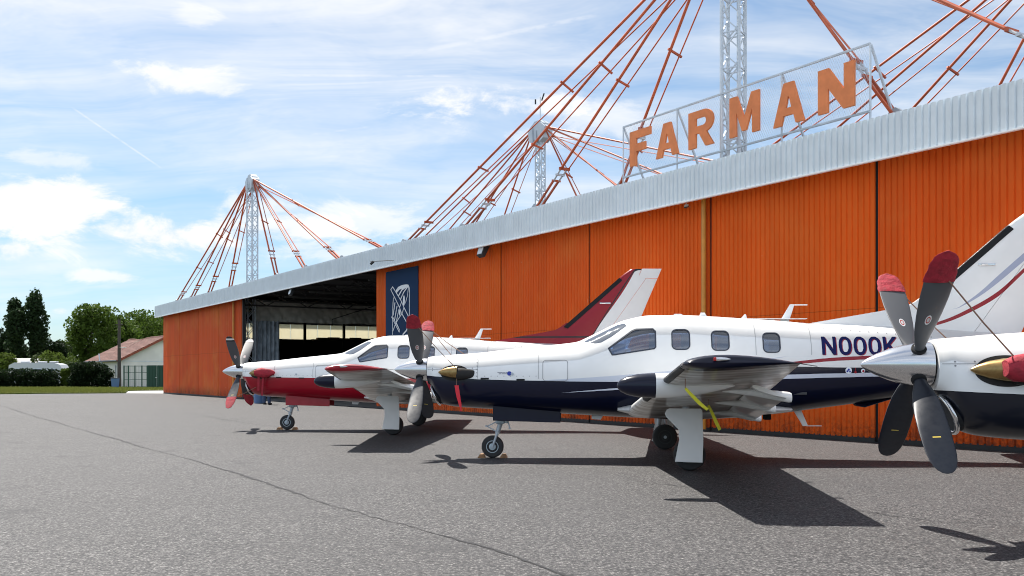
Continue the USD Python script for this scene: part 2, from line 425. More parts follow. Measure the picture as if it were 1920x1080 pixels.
def hp(t, s, z): q = P0 + WD * t + ND * s; return np.array([q[0], q[1], z])
def on_s(px, py, s):
    """Where the ray through a photograph pixel meets the upright plane at depth s: (t, z)."""
    k = (px - 960) / FPX; a = np.array([[WD[0] - k * WD[1]]]); b = k * (P0[1] + ND[1] * s) - (P0[0] + ND[0] * s); t = b / a[0, 0]
    D = P0[1] + WD[1] * t + ND[1] * s; return t, CAMH + (HOR - py) * D / FPX
def hplace(s0, sign=1):
    """(u, v, w) -> t = -u (so that text reads left to right), z = v, s = s0 - w."""
    def f(u, v, w):
        q = P0[:, None] + WD[:, None] * (-u) + ND[:, None] * (s0 - w); return np.stack([q[0], q[1], v])
    return f
def hbox(t0, t1, s0, s1, z0, z1): return prism(sbox(-max(t0, t1), min(z0, z1), -min(t0, t1), max(z0, z1)), abs(s1 - s0), hplace(max(s0, s1)))
def gpt(px, py): D = CAMH * FPX / (py - HOR); return np.array([(px - 960) / FPX * D, D])


def corrugated(t0, t1, z0, z1, s, period=.137, depth=.028, back=.05, ridge=.66, slope=.09):
    """A ribbed metal sheet facing the apron."""
    n = max(1, int(round((t1 - t0) / period))); p = (t1 - t0) / n; prof = []
    for i in range(n):
        a = t0 + i * p
        prof += [(a, -0.0), (a + p * ridge, 0.0), (a + p * (ridge + slope), depth), (a + p * (1 - slope), depth)]
    prof.append((t1, 0.0)); prof = np.array(prof)
    poly = Polygon([*[(-t, -d) for t, d in prof], (-t1, -back), (-t0, -back)])
    m = trimesh.creation.extrude_polygon(poly, z1 - z0, engine='earcut')
    u, v, w = m.vertices.T; q = P0[:, None] + WD[:, None] * (-u) + ND[:, None] * (s - v)
    m = trimesh.Trimesh(np.stack([q[0], q[1], z0 + w], 1), m.faces, process=False)
    if m.volume < 0: m.invert()
    return m


# ------------------------------------------------------------------ ground
def sheet(name, pts, z, mat, kind='structure', label=None, th=None):
    poly = Polygon(pts)
    if th: m = prism(poly, th, lambda u, v, w: np.stack([u, v, w + z - th]))
    else:
        v, f = trimesh.creation.triangulate_polygon(poly, engine='earcut'); v = np.c_[v, np.full(len(v), z)]
        m = trimesh.Trimesh(v, f, process=False)
        if m.face_normals[0][2] < 0: m.invert()
    return tag(obj(name, m, mat), label, None, None, kind)


sheet('ground', [(-3000, -600), (3000, -600), (3000, 6000), (-3000, 6000)], -.05, M['grass'])
e0, e1, e2 = gpt(-300, 739.5), gpt(0, 739.2), gpt(236, 737.2)
sheet('apron', [(-120, -60), (110, -60), (110, 90), (-30, 90), tuple(gpt(309, 733)), tuple(gpt(240, 734)), tuple(e2), tuple(e1), tuple(gpt(-300, 739.5)), (-120, e0[1])], 0, M['asphalt'])
sheet('path', [tuple(gpt(236, 737.6)), tuple(gpt(330, 738.2)), tuple(gpt(330, 732.2)), tuple(gpt(241, 733.2))], .012, M['concrete'])
lawn = [tuple(gpt(-700, 740)), tuple(gpt(-300, 739.3)), tuple(gpt(0, 739)), tuple(gpt(160, 738)), tuple(gpt(234, 737.3)), tuple(gpt(240, 733.4)), tuple(gpt(320, 732.5)), (-20, 160), (-140, 160)]
sheet('lawn', lawn, .07, M['grass'], th=.15)
# grass blades on the lawn
lp = Polygon(lawn); pts = []
while len(pts) < 26000:
    q = rng.uniform([-75, 66], [-25, 104], (20000, 2)); q = q[rng.random(len(q)) < np.clip(((108 - q[:, 1]) / 40), .1, 1)]
    q = q[(q[:, 0] > -.56 * q[:, 1]) & (q[:, 0] < -.33 * q[:, 1])]
    import shapely
    pts += list(q[shapely.contains_xy(lp, q[:, 0], q[:, 1])])
pts = np.array(pts[:26000]); a = rng.uniform(0, 2 * np.pi, len(pts)); hgt = rng.uniform(.05, .16, len(pts)); w = .03
d = np.stack([np.cos(a), np.sin(a)], 1) * w; tip = rng.normal(0, .05, (len(pts), 2))
V = np.stack([np.c_[pts - d, np.full(len(pts), .06)], np.c_[pts + d, np.full(len(pts), .06)], np.c_[pts + tip, .07 + hgt]], 1).reshape(-1, 3)
tag(obj('grass', trimesh.Trimesh(V, np.arange(len(V)).reshape(-1, 3), process=False), M['leaf_grass']), 'short green grass growing on the lawn strip beyond the apron', 'grass', None, 'stuff')


def crack(name, pix, w, label):
    p = np.array([gpt(*q) for q in pix]); L = np.r_[0, np.cumsum(np.linalg.norm(np.diff(p, axis=0), axis=1))]
    s = np.arange(0, L[-1], .12); c = np.stack([np.interp(s, L, p[:, 0]), np.interp(s, L, p[:, 1])], 1)
    c += rng.normal(0, .012, c.shape) + np.stack([np.sin(s * 1.3) * .02, np.sin(s * .9 + 1) * .03], 1)
    T = np.gradient(c, axis=0); T /= np.linalg.norm(T, axis=1)[:, None]; Nn = np.stack([-T[:, 1], T[:, 0]], 1)
    ww = w * np.clip(.6 + .4 * np.sin(s * .7) + rng.normal(0, .28, len(s)), .15, 1.6)[:, None]
    V = np.vstack([np.c_[c + Nn * ww / 2, np.full(len(s), .004)], np.c_[c - Nn * ww / 2, np.full(len(s), .004)]]); n = len(s); i = np.arange(n - 1)
    f = np.vstack([np.stack([i, i + n, i + n + 1], 1), np.stack([i, i + n + 1, i + 1], 1)])
    m = trimesh.Trimesh(V, f, process=False)
    if m.face_normals[:, 2].mean() < 0: m.invert()
    tag(obj(name, m, M['crackfill']), label, None, None, 'structure')


M['crackfill'] = plain('crack_fill', (.016, .016, .018), .9, vary=.4, scale=8)
crack('apron_crack', [(-30, 757), (0, 760), (55, 778), (204, 820), (335, 857), (459, 891), (598, 941), (693, 968), (900, 1024), (1085, 1085)], .046, 'long dark joint running diagonally across the apron')
crack('apron_crack', [(1180, 900), (1220, 906), (1424, 931), (1585, 953), (1740, 976), (1930, 988)], .018, 'thin crack under the middle wing shadow')
crack('apron_crack', [(1780, 886), (1850, 893), (1905, 897), (1990, 905)], .016, 'short crack in the apron at the right')
crack('apron_crack', [(380, 782), (440, 789), (480, 796), (560, 805)], .022, 'faint crack in the apron before the red aeroplane')
crack('apron_crack', [(170, 755), (300, 768), (420, 784)], .018, 'faint crack in the apron before the closed left doors')

# ------------------------------------------------------------------ hangar
TL = on_s(306, 700, 0)[0]                                            # the far end of the front
hang = thing('hangar', 'long orange corrugated hangar with pale fascia and big sliding doors', 'hangar')
FS = -.45
zf0, zf1 = 5.40, 6.19
SEAM = [on_s(p, 700, 0)[0] for p in (306, 336, 372, 410, 453)]
RS = [on_s(p, 700, 0)[0] for p in (705, 808, 939, 1105, 1332, 1643)]
step = RS[4] - RS[5]
RS += [RS[5] - step * k for k in range(1, 5)]
ztop = 5.62


def leaf(ta, tb, mat, s=0.0):
    lo, hi = min(ta, tb) + .042, max(ta, tb) - .042
    p = obj('door_leaf', corrugated(lo, hi, .09, ztop, s), mat, hang)
    obj('bottom_rail', hbox(lo, hi, s + .004, s + .09, .01, .11), M['darksteel'], p)
    return p


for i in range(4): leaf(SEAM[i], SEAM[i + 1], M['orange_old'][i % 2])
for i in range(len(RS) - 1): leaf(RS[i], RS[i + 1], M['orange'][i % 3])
for tt in SEAM[1:4] + RS[1:-1]:
    obj('door_joint', hbox(tt - .06, tt + .06, .035, .06, .02, ztop), M['dark'], hang)
obj('door_track', hbox(RS[-1], TL, .0, .12, .002, .012), M['darksteel'], hang)
obj('door_frame', hbox(SEAM[4] - .14, SEAM[4] - .02, .03, .16, 0, ztop), M['darksteel'], hang)
# fascia: ribbed sheets side by side
tend, t0f = on_s(290, 650, FS)[0], RS[-1]
edges = np.linspace(t0f, tend, 19)
for a, b in zip(edges[:-1], edges[1:]): obj('fascia_sheet', corrugated(a + .002, b - .002, zf0, zf1, FS, .147, .030, .04, .62, .12), M['fasc'], hang)
obj('fascia_trim', hbox(t0f, tend, FS - .02, FS + .06, zf0 - .035, zf0 - .003), M['fasc_trim'], hang)
obj('fascia_cap', hbox(t0f, tend, FS + .035, FS + .16, zf1 - .06, zf1 - .012), M['greysteel'], hang)
obj('soffit', hbox(t0f, tend, FS + .07, .3, zf0 + .16, zf0 + .2), M['darksteel'], hang)
for tt, nm in ((on_s(438, 700, -.08)[0], 0), (on_s(1320, 700, -.08)[0], 1)):
    q = hp(tt, -.09, 0); obj('downpipe', rod(q + (0, 0, .05), q + (0, 0, zf0 + .1), .058, n=12), M['pipe'], hang, smooth=40)
# roof, ends and back
DEEP = 30.0
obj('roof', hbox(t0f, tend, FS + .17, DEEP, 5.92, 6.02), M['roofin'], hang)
obj('end_wall', corrugated(TL - .2, TL, 0, 5.9, .3, .15), M['orange_old'][0], hang)


def hpoly(pts): return trimesh.convex.convex_hull(np.array([hp(*p) for p in pts]))


ew = TL - .06
strip0, strip1 = 4.02, 5.16
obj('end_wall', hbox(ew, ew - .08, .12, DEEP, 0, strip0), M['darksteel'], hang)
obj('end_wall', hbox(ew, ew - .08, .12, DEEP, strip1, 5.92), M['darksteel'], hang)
sg = np.arange(4.0, DEEP - .5, 1.06)
for k, (a, b) in enumerate(zip(sg[:-1], sg[1:])):
    obj('daylight_panel', hbox(ew - .02, ew - .05, a + .015, b - .015, strip0, strip1), M['skylight'], hang)
for a in sg[::3]: obj('window_post', hbox(ew - .09, ew - .25, a - .09, a + .09, 0, 5.9), M['darksteel'], hang)
obj('window_rail', hbox(ew - .09, ew - .16, .3, DEEP, strip1 - .02, strip1 + .16), M['greysteel'], hang)
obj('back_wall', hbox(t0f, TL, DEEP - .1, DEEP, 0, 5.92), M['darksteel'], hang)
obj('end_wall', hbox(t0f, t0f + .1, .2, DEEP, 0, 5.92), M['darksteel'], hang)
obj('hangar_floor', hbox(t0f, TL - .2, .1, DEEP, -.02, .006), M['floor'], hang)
for tt in np.arange(RS[0] - 2, SEAM[4] + 6, 3.4):                      # roof trusses across the open bay
    mm = [bar(hp(tt, .3, 5.86), hp(tt, 24, 5.86), .1, .1), bar(hp(tt, .3, 5.2), hp(tt, 24, 5.2), .08, .08)]
    for k in range(20): mm.append(bar(hp(tt, .4 + k * 1.2, 5.2 if k % 2 else 5.86), hp(tt, 1.6 + k * 1.2, 5.86 if k % 2 else 5.2), .05, .05))
    obj('roof_truss', cat_(mm), M['roofin'], hang)
# lattice post inside the left jamb
tc = on_s(468, 600, .7)[0]; col = []
for a, b in ((0, 0), (.42, 0), (0, .42), (.42, .42)): col.append(bar(hp(tc + a, .6 + b, 0), hp(tc + a, .6 + b, 5.6), .05, .05))
for k in range(11):
    for a in ((0, 0, .42, 0), (0, .42, .42, .42), (.42, 0, .42, .42), (0, 0, 0, .42)):
        f = k % 2; col.append(bar(hp(tc + (a[0] if f else a[2]), .6 + (a[1] if f else a[3]), k * .5), hp(tc + (a[2] if f else a[0]), .6 + (a[3] if f else a[1]), k * .5 + .5), .03, .03))
obj('lattice_post', cat_(col), M['greysteel'], hang)
# canvas enclosure hanging inside the doorway
can = thing('canvas_enclosure', 'grey canvas valance and gathered curtain hung inside the open hangar doorway', 'curtain', hp(0, 0, 0) * 0)
tcu = on_s(476, 600, 1.2)[0]


def drape(path, z0, z1, amp, nz=14, hem=0.0, seed=0):
    path = np.array(path); n = len(path); V = []
    for k in range(nz + 1):
        zz = z1 + (z0 - z1) * k / nz
        wob = amp * (.4 + .6 * k / nz) * (meshkit.noise(np.c_[path[:, 1] * 5.5, path[:, 0] * 5.5, np.full(n, k * .35 + seed * 9.)]) - .5) * 2
        V.append(np.array([hp(path[i, 0] + wob[i], path[i, 1], zz + (hem * (meshkit.noise(np.array([[path[i, 1] * 1.7, 3., seed]]))[0] - .5) if k == nz else 0)) for i in range(n)]))
    V = np.vstack(V); f = []
    for k in range(nz):
        i = np.arange(n - 1); f += [np.stack([k * n + i, k * n + i + 1, (k + 1) * n + i + 1], 1), np.stack([k * n + i, (k + 1) * n + i + 1, (k + 1) * n + i], 1)]
    return trimesh.Trimesh(V, np.vstack(f), process=False)


sv = np.linspace(1.3, 17, 130)
obj('valance', drape(np.c_[np.full(130, tcu), sv], 4.38, 5.55, .10, 12, .12, 1), M['canvas'], can, smooth=True)
s2 = np.linspace(1.3, 2.75, 60)
obj('curtain', drape(np.c_[tcu + .05 + .16 * np.sin(s2 * 26), s2], .05, 4.42, .10, 16, 0, 2), M['curtain'], can, smooth=True)
q = hp(tcu, 1.2, 0); obj('curtain_pole', rod(q, q + (0, 0, 4.85), .045), M['greysteel'], can)
q0, q1 = hp(tcu, 9.2, 5.7), hp(tcu - .3, 5.8, 4.6); obj('cord', tube([q0, q1, q1 + (0, 0, -.35)], .022), M['darksteel'], can)
# hopper bracket on a post and a timber stack inside
bn = thing('stored_timber', 'stack of brown boards lying on the ledge before the daylight panels', 'timber')
for k in range(6): obj('board', hbox(ew - .35 - .05 * (k % 2), ew - .75, 11.2 + k * .9, 12.0 + k * .9 + .06, strip0 + .02, strip0 + .14 + .05 * (k % 2)), M['wood'], bn)
obj('ledge', hbox(ew - .26, ew - .8, 10.8, 17.2, strip0 - .06, strip0 + .015), M['darksteel'], bn)


def pil(px, py, s): t, z = on_s(px, py, s); return t, z


# floodlights and the little bracket under the fascia
def lamp(px, py, label, s, size=.34):
    t, z = on_s(px, py, s); l = thing('floodlight', label, 'floodlight', hp(t, s, z), math.degrees(math.atan2(ND[1], ND[0])) - 90, 'floodlights under the fascia')
    h = trimesh.convex.convex_hull(np.array([(-.17, -.02, .10), (.17, -.02, .10), (-.17, .16, .14), (.17, .16, .14), (-.14, -.10, -.16), (.14, -.10, -.16), (-.14, -.02, -.22), (.14, -.02, -.22)]) * size / .34)
    obj('housing', h, M['darksteel'], l)
    gl = np.array([(-.12, -.032, .07), (.12, -.032, .07), (.11, -.098, -.13), (-.11, -.098, -.13)]) * size / .34; gl2 = gl + (0, -.012, -.004)
    obj('glass', trimesh.convex.convex_hull(np.vstack([gl, gl2])), M['lampglass'], l)
    obj('bracket', bx(-.02, .02, .05, .09, .1, .32), M['darksteel'], l)


lamp(905, 467, 'black floodlight under the fascia above the closed doors', -.3, .42)
lamp(546, 546, 'slim floodlight under the fascia over the open doorway', -.3, .36)
lamp(1290, 700 - 318, 'small floodlight tucked under the fascia near the yellow pipe', .05, .2)
t, z = on_s(738, 488, FS - .02); br = thing('camera_bracket', 'thin arm with a small camera on the fascia above the banner', 'security camera', hp(t, FS - .03, z))
b1 = hp(t, FS - .02, z) - hp(t, FS - .03, z); b2 = b1 + np.r_[WD * .85 - ND * .55, 0]
obj('arm', rod(b1, b2, .012), M['darksteel'], br); obj('camera_body', rod(b2 + (0, 0, -.1), b2 + (.12, -.02, .0), .05), M['darksteel'], br)

# banner with its drawn emblem
T0, zt = on_s(724, 509, -.03); T1, zt2 = on_s(784, 500, -.03); zt = (zt + zt2) / 2
_, zb1 = on_s(724, 690, -.03)
ban = thing('banner', 'tall dark blue banner with a white line drawing of an aeroplane nose', 'banner')
obj('cloth', hbox(T0, T1, -.045, -.02, 1.2, zt), M['banner'], ban)


def bpt(cx, cy):                                                     # crop coordinates of the emblem -> banner plane
    t, z = on_s(680 + cx / 6.35, 480 + cy / 6.35, -.046); return (-t, z)


lines = [([(358, 366), (336, 400), (440, 612), (466, 545), (358, 366)], .035), ([(400, 410), (425, 375), (470, 352), (520, 345), (546, 350), (556, 385), (556, 560), (556, 730)], .04),
         ([(405, 425), (440, 385), (530, 352)], .09), ([(430, 470), (470, 400), (535, 356)], .06), ([(455, 510), (490, 430), (540, 362)], .05), ([(510, 560), (535, 470), (546, 370)], .03),
         ([(366, 500), (360, 620), (358, 760), (358, 935)], .035), ([(385, 560), (365, 700)], .05), ([(410, 600), (380, 770)], .05), ([(432, 640), (400, 790)], .04),
         ([(345, 725), (436, 905), (440, 880), (360, 728)], .03), ([(400, 790), (440, 880)], .03), ([(470, 690), (548, 830), (552, 730), (492, 612)], .04), ([(440, 612), (466, 690), (400, 790)], .035),
         ([(466, 545), (492, 612), (470, 690)], .035), ([(548, 830), (520, 890), (480, 935)], .06), ([(358, 900), (400, 790)], .035)]
sh = unary_union([LineString([bpt(*p) for p in l]).buffer(w / 2) for l, w in lines] + [affinity.scale(Point(*bpt(492, 530)).buffer(.09), .9, 2.1), affinity.scale(Point(*bpt(442, 672)).buffer(.06), .9, 2.0)])
obj('emblem', prism(sh, .006, hplace(-.046)), M['bannerline'], ban)

# ------------------------------------------------------------------ masts with their fans of stays
MZ = 6.02


def mast(label, t, s, ztop, width, anchors, rs=1.0, zanch=6.05, aerial=False):
    q = hp(t, s, 0); r = thing('roof_mast', label, 'mast', (q[0], q[1], MZ), 0, 'masts holding up the hangar roof')
    w = width / 2 / math.sqrt(2) * math.sqrt(2) * .72; zt = ztop - MZ
    ang = math.radians(12); cs = [np.array([math.cos(ang + k * math.pi / 2), math.sin(ang + k * math.pi / 2)]) * width * .545 for k in range(4)]
    for c in cs: obj('leg', rod((*c, 0), (*c, zt - .35), width * .085, n=8), M['greysteel'], r)
    ph = width * .78; n = int((zt - .35) / ph)
    for k in range(n):
        for j in range(4):
            a, b = cs[j], cs[(j + 1) % 4]; z0, z1 = k * ph, (k + 1) * ph
            if k % 2 == 0 or True: obj('brace', bar((*a, z0 if k % 2 else z1), (*b, z1 if k % 2 else z0), .030, .030), M['greysteel'], r)
            if k % 2 == 0: obj('brace', bar((*a, z0), (*b, z0), .030, .030), M['greysteel'], r)
    obj('foot', bx(-width * .7, width * .7, -width * .5, width * .5, -.02, .10), M['darksteel'], r)
    dv = np.r_[WD, 0]; nv = np.r_[ND, 0]
    cap = np.array([dv * a + nv * b + (0, 0, zz) for a, zz in ((-.42, zt - .12), (.42, zt - .12), (-.32, zt - .72), (.32, zt - .72), (-.2, zt + .03), (.2, zt + .03)) for b in (-.17, .17)])
    obj('head', trimesh.convex.convex_hull(cap), M['greysteel'], r)
    for sx in (-1, 1): obj('head_plate', trimesh.convex.convex_hull(np.array([dv * sx * a + nv * b + (0, 0, zz) for a, zz in ((.33, zt - .10), (.62, zt - .30), (.52, zt - .75), (.25, zt - .9)) for b in (-.22, .22)])), M['greysteel'], r)
    if aerial:
        obj('aerial', rod((0, 0, zt), (0, 0, zt + 1.05), .018), M['greysteel'], r); obj('aerial', rod((.06, 0, zt + .9), (.16, 0, zt + 1.2), .03), M['darksteel'], r); obj('aerial', rod((-.2, 0, zt + .75), (-.2, 0, zt + .95), .03), M['darksteel'], r)
    for i, dt in enumerate(anchors):
        sg = math.copysign(1, dt); bot = dv * dt + (0, 0, zanch - MZ)
        up = dv * sg * .5 + (0, 0, zt - .30 - .07 * (abs(dt) < 9)); rank = abs(dt) / 16.6
        topA = up - nv * .10; topB = dv * sg * .42 + nv * .20 + (0, 0, zt - .62)
        A = bot; L = np.linalg.norm(A - up); dirn = (A - up) / L
        kA = up + dirn * (L - 1.75 - .5 * rank); kB = up + dirn * (L - 1.30 - .4 * rank)
        st = holder('stay', r)
        off = nv * .17
        obj('rod', rod(topA, kA - off * .5, .054 * rs, n=8), M['stay'], st, smooth=50)
        obj('rod', rod(topB, kA + off, .028 * rs, n=6), M['stay'], st, smooth=50)
        for fr in ((.58,) if rank < .8 else (.42, .74)):
            pa, pb = topA + (kA - off * .5 - topA) * fr, topB + (kA + off - topB) * fr
            obj('spacer', bar(pa + (pa - pb) * .25, pb + (pb - pa) * .25, .05, .05), M['stay'], st)
        obj('clevis', bar(kA - off * .9, kA + off * 1.25, .06, .08), M['stay'], st)
        obj('turnbuckle', cat_([rod(kA - off * .55, kB - off * .45, .028, n=6), rod(kA + off * .75, kB + off * .6, .028, n=6), bar((kA + kB) / 2 - off * .8, (kA + kB) / 2 + off, .07, .06)]), M['stay_pale'], st)
        obj('sleeve', cat_([bar(kB - off * .5, A - off * .4, .075 * rs, .075 * rs), bar(kB + off * .6, A + off * .5, .075 * rs, .075 * rs), bar(kB - off * .8, kB + off * 1.0, .06 * rs, .08 * rs)]), M['stay'], st)
        gp = [A + dv * sg * .55 + (0, 0, -.1), A - dv * sg * .45 + (0, 0, -.1), A - dv * sg * .10 + (0, 0, .34), A - dv * sg * .24 + (0, 0, .30)]
        obj('gusset', trimesh.convex.convex_hull(np.array([p + nv * e for p in gp for e in (-.05, .05)])), M['steel'], st)
    return r


SM = .75
tA, zA = on_s(473, 329, SM); tC, _ = on_s(1375, 700, SM)
sp = 4.15
an = [-4 * sp, -3 * sp, -2 * sp, -sp, sp, 2 * sp, 3 * sp, 4 * sp]
anA = [on_s(p, 500, SM)[0] - tA for p in (728, 643, 575, 520, 430, 390, 357, 330)]
anC = [-4.6 * sp, -3.2 * sp, -2.05 * sp] + [on_s(p, 300, SM)[0] - tC for p in (1690, 1160, 1000, 864, 755)]
mast('white lattice mast with red stays standing farthest left on the roof', tA, SM, zA, .53, anA, .85, zanch=6.3)
mast('tall white lattice mast with red stays rising behind the rooftop letters', tC, SM, zA, .545, anC, .70, zanch=6.3)
SB = 6.7
tB, zB = on_s(1013, 229, SB)
mast('white lattice mast with aerials on top, further back on the roof', tB, SB, zB, .38, an, .62, zanch=6.3, aerial=True)
# the mast whose head lies beyond the top right corner
def solve_d():
    best = None
    for t in np.arange(10, 36, .25):
        for s in np.arange(3, 16, .25):
            q = hp(t, s, 0); k = FPX / q[1]; tx, ty = 960 + q[0] * k, HOR - (zA - .3 - CAMH) * k; e = 0
            for (xa, ya, xb, yb), j in (((1463, 261, 1765.6, 60), 4), ((1595, 226.6, 1826.6, 60), 3), ((1741, 188, 1873, 60), 2)):
                a = hp(t + sp * j, s, 6.1); ka = FPX / a[1]; ax, ay = 960 + a[0] * ka, HOR - (6.1 - CAMH) * ka
                for px, py in ((xa, ya), (xb, yb)):
                    n_ = np.array([ay - ty, tx - ax]); n_ = n_ / np.linalg.norm(n_); e += ((np.array([px, py]) - (tx, ty)) @ n_) ** 2
            if best is None or e < best[0]: best = (e, t, s)
    return best
eD, tD, sD = solve_d()
print('mast D', eD, tD, sD, 'tA', tA, zA, 'tB', tB, zB, 'tC', tC)
mast('lattice mast beyond the top right corner whose red stays cross the sky', tD, sD, zA, .5, an, .66, zanch=6.3)

# ------------------------------------------------------------------ rooftop sign
SS = .12
sgn = thing('rooftop_sign', 'rooftop sign of orange letters FARMAN on a wire mesh frame', 'sign')
(tl, zl0), (tr, zr1) = on_s(1167, 330, SS), on_s(1630, 85, SS)
zl1 = on_s(1167, 235.5, SS)[1]; zr0 = on_s(1630, 212, SS)[1]; zs0, zs1 = (zl0 + zr0) / 2, (zl1 + zr1) / 2
print('sign', tl, tr, zl0, zr0, zl1, zr1)
for z_ in (zs0, zs1): obj('frame_rail', bar(hp(tl, SS + .03, z_), hp(tr, SS + .03, z_), .04, .04), M['greysteel'], sgn)
for px in (1167, 1268, 1352, 1464, 1630):
    t_ = on_s(px, 300, SS)[0]; obj('frame_post', bar(hp(t_, SS + .03, zs0 - .3), hp(t_, SS + .03, zs1), .035, .035), M['greysteel'], sgn)
    obj('back_brace', bar(hp(t_, SS + .05, zs1 - .02), hp(t_, SS + 1.0, 6.03), .04, .04), M['greysteel'], sgn)
wires = []
cw, ch = .060, .115
nn = int((tl - tr) / cw); nz = int((zs1 - zs0) / (ch / 2))
for i in range(nn + 1):
    for sgnx in (1, -1):
        pts_ = np.array([hp(tr + min(max(i * cw + (cw / 2 if (k % 2) else 0) * sgnx, 0), tl - tr), SS, zs0 + (zs1 - zs0) * k / nz) for k in range(nz + 1)])
        W = np.r_[WD, 0] * .0028; V = np.vstack([pts_ - W, pts_ + W]); n1 = nz + 1; k = np.arange(nz)
        wires.append(trimesh.Trimesh(V, np.vstack([np.stack([k, k + n1, k + n1 + 1], 1), np.stack([k, k + n1 + 1, k + 1], 1)]), process=False))
obj('wire_mesh', cat_(wires), M['greysteel'], sgn, kind='stuff')


def glyph(c):
    if c == 'F': return Polygon([(0, 0), (.3, 0), (.3, .40), (.72, .40), (.72, .62), (.3, .62), (.3, .78), (.95, .78), (.95, 1), (0, 1)])
    if c == 'A': return Polygon([(0, 0), (.27, 0), (.34, .22), (.66, .22), (.73, 0), (1, 0), (.66, 1), (.34, 1)]).difference(Polygon([(.41, .40), (.59, .40), (.52, .66), (.48, .66)]))
    if c == 'R':
        b = unary_union([sbox(0, .38, .62, 1), affinity.scale(Point(.62, .69).buffer(.31), 1.2, 1)]).difference(unary_union([sbox(.3, .58, .58, .80), affinity.scale(Point(.58, .69).buffer(.11), 1.2, 1)]))
        return unary_union([b, sbox(0, 0, .3, 1), Polygon([(.40, .42), (.70, .42), (1.0, 0), (.68, 0)])]).buffer(0)
    if c == 'M': return Polygon([(0, 0), (.23, 0), (.23, .60), (.43, .10), (.57, .10), (.77, .60), (.77, 0), (1, 0), (1, 1), (.74, 1), (.5, .42), (.26, 1), (0, 1)])
    return Polygon([(0, 0), (.28, 0), (.28, .55), (.70, 0), (1, 0), (1, 1), (.72, 1), (.72, .44), (.30, 1), (0, 1)])


for c, xa, xb, yt, yb in (('F', 1181, 1222, 240, 309.5), ('A', 1230, 1272, 228, 295), ('R', 1291, 1338, 204, 277), ('M', 1368, 1423.5, 174, 254), ('A', 1450, 1508, 152, 235), ('N', 1534, 1602, 121, 209)):
    ta_, tb_ = on_s(xa, 200, SS - .05)[0], on_s(xb, 200, SS - .05)[0]; zt_, zb_ = on_s((xa + xb) / 2, yt + 2, SS - .05)[1], on_s((xa + xb) / 2, yb - 2, SS - .05)[1]
    gl = affinity.translate(affinity.scale(glyph(c), ta_ - tb_, zt_ - zb_, origin=(0, 0)), -ta_, zb_)
    obj('letter', prism(gl, .05, hplace(SS - .01)), M['letter'], sgn)

# ------------------------------------------------------------------ aeroplanes
ST = np.array([  # x, top, bottom, half width, exponent
    (.56, 1.605, 1.17, .225, 2.0), (.62, 1.615, 1.13, .27, 2.0), (.70, 1.622, .955, .31, 2.05), (.78, 1.628, .868, .335, 2.1), (.92, 1.640, .825, .365, 2.15), (1.32, 1.668, .790, .425, 2.2),
    (1.8, 1.722, .765, .48, 2.25), (2.34, 1.776, .728, .535, 2.3), (2.75, 1.818, .703, .575, 2.35), (2.92, 1.842, .694, .59, 2.35), (3.08, 1.908, .685, .60, 2.3), (3.25, 1.990, .675, .612, 2.25),
    (3.48, 2.105, .663, .625, 2.2), (3.7, 2.190, .652, .638, 2.25), (4.09, 2.258, .635, .65, 2.35), (4.5, 2.262, .62, .655, 2.4), (5.0, 2.238, .63, .655, 2.4), (5.5, 2.205, .66, .64, 2.35), (6.0, 2.172, .708, .605, 2.3),
    (6.55, 2.126, .782, .55, 2.25), (7.3, 2.092, .885, .46, 2.2), (8.25, 2.05, 1.06, .335, 2.15), (9.0, 1.995, 1.25, .225, 2.1), (9.55, 1.96, 1.43, .13, 2.0), (9.82, 1.93, 1.58, .05, 2.0)])
SF = [PchipInterpolator(ST[:, 0], ST[:, k]) for k in range(1, 5)]


def ring(x, inset=0.0, m=72):
    zt, zb, hw, n = (f(x) for f in SF); zc, hh = (zt + zb) / 2, (zt - zb) / 2 - inset; hw = hw - inset
    t = np.arange(m) * 2 * np.pi / m; c, s = np.cos(t), np.sin(t)
    return np.stack([np.full(m, x), hw * np.sign(c) * np.abs(c) ** (2 / n), zc + hh * np.sign(s) * np.abs(s) ** (2 / n)], 1)


def surf(x, z):
    x = np.clip(x, .56, 9.82); zt, zb, hw, n = (f(x) for f in SF); q = np.clip(np.abs(z - (zt + zb) / 2) / ((zt - zb) / 2), 0, .999)
    return hw * (1 - q ** n) ** (1 / n)


def skin(poly, off, th=.003, side=-1, edge=.07):
    """A thin plate laid on the fuselage's side: poly in (x, z)."""
    ms = []
    for p in getattr(poly, 'geoms', [poly]):
        if p.area < 1e-6: continue
        m = trimesh.creation.extrude_polygon(p, th, engine='earcut'); v, f = trimesh.remesh.subdivide_to_size(m.vertices, m.faces, edge, max_iter=12)
        ms.append(trimesh.Trimesh(np.stack([v[:, 0], side * (surf(v[:, 0], v[:, 1]) + off + v[:, 2]), v[:, 1]], 1), f, process=False))
    m = cat_(ms)
    if side > 0: m.invert()
    return m


WIN = [rrect(4.36, 4.635, 1.70, 2.015, .075), rrect(4.955, 5.225, 1.685, 1.992, .075), rrect(5.728, 5.992, 1.655, 1.962, .075)]
COCK = Polygon([(3.40, 1.727), (3.46, 1.618), (3.51, 1.622), (4.10, 1.712), (4.125, 1.74), (4.125, 1.99), (4.085, 2.03), (3.83, 2.028), (3.77, 2.005)]).buffer(-.012).buffer(.012, quad_segs=4)
SHIELD = Polygon([(3.02, 1.828), (3.20, 1.80), (3.30, 1.815), (3.46, 1.905), (3.70, 2.078), (3.66, 2.118), (3.56, 2.10), (3.32, 1.985), (3.10, 1.875)]).buffer(-.015).buffer(.015, quad_segs=4)


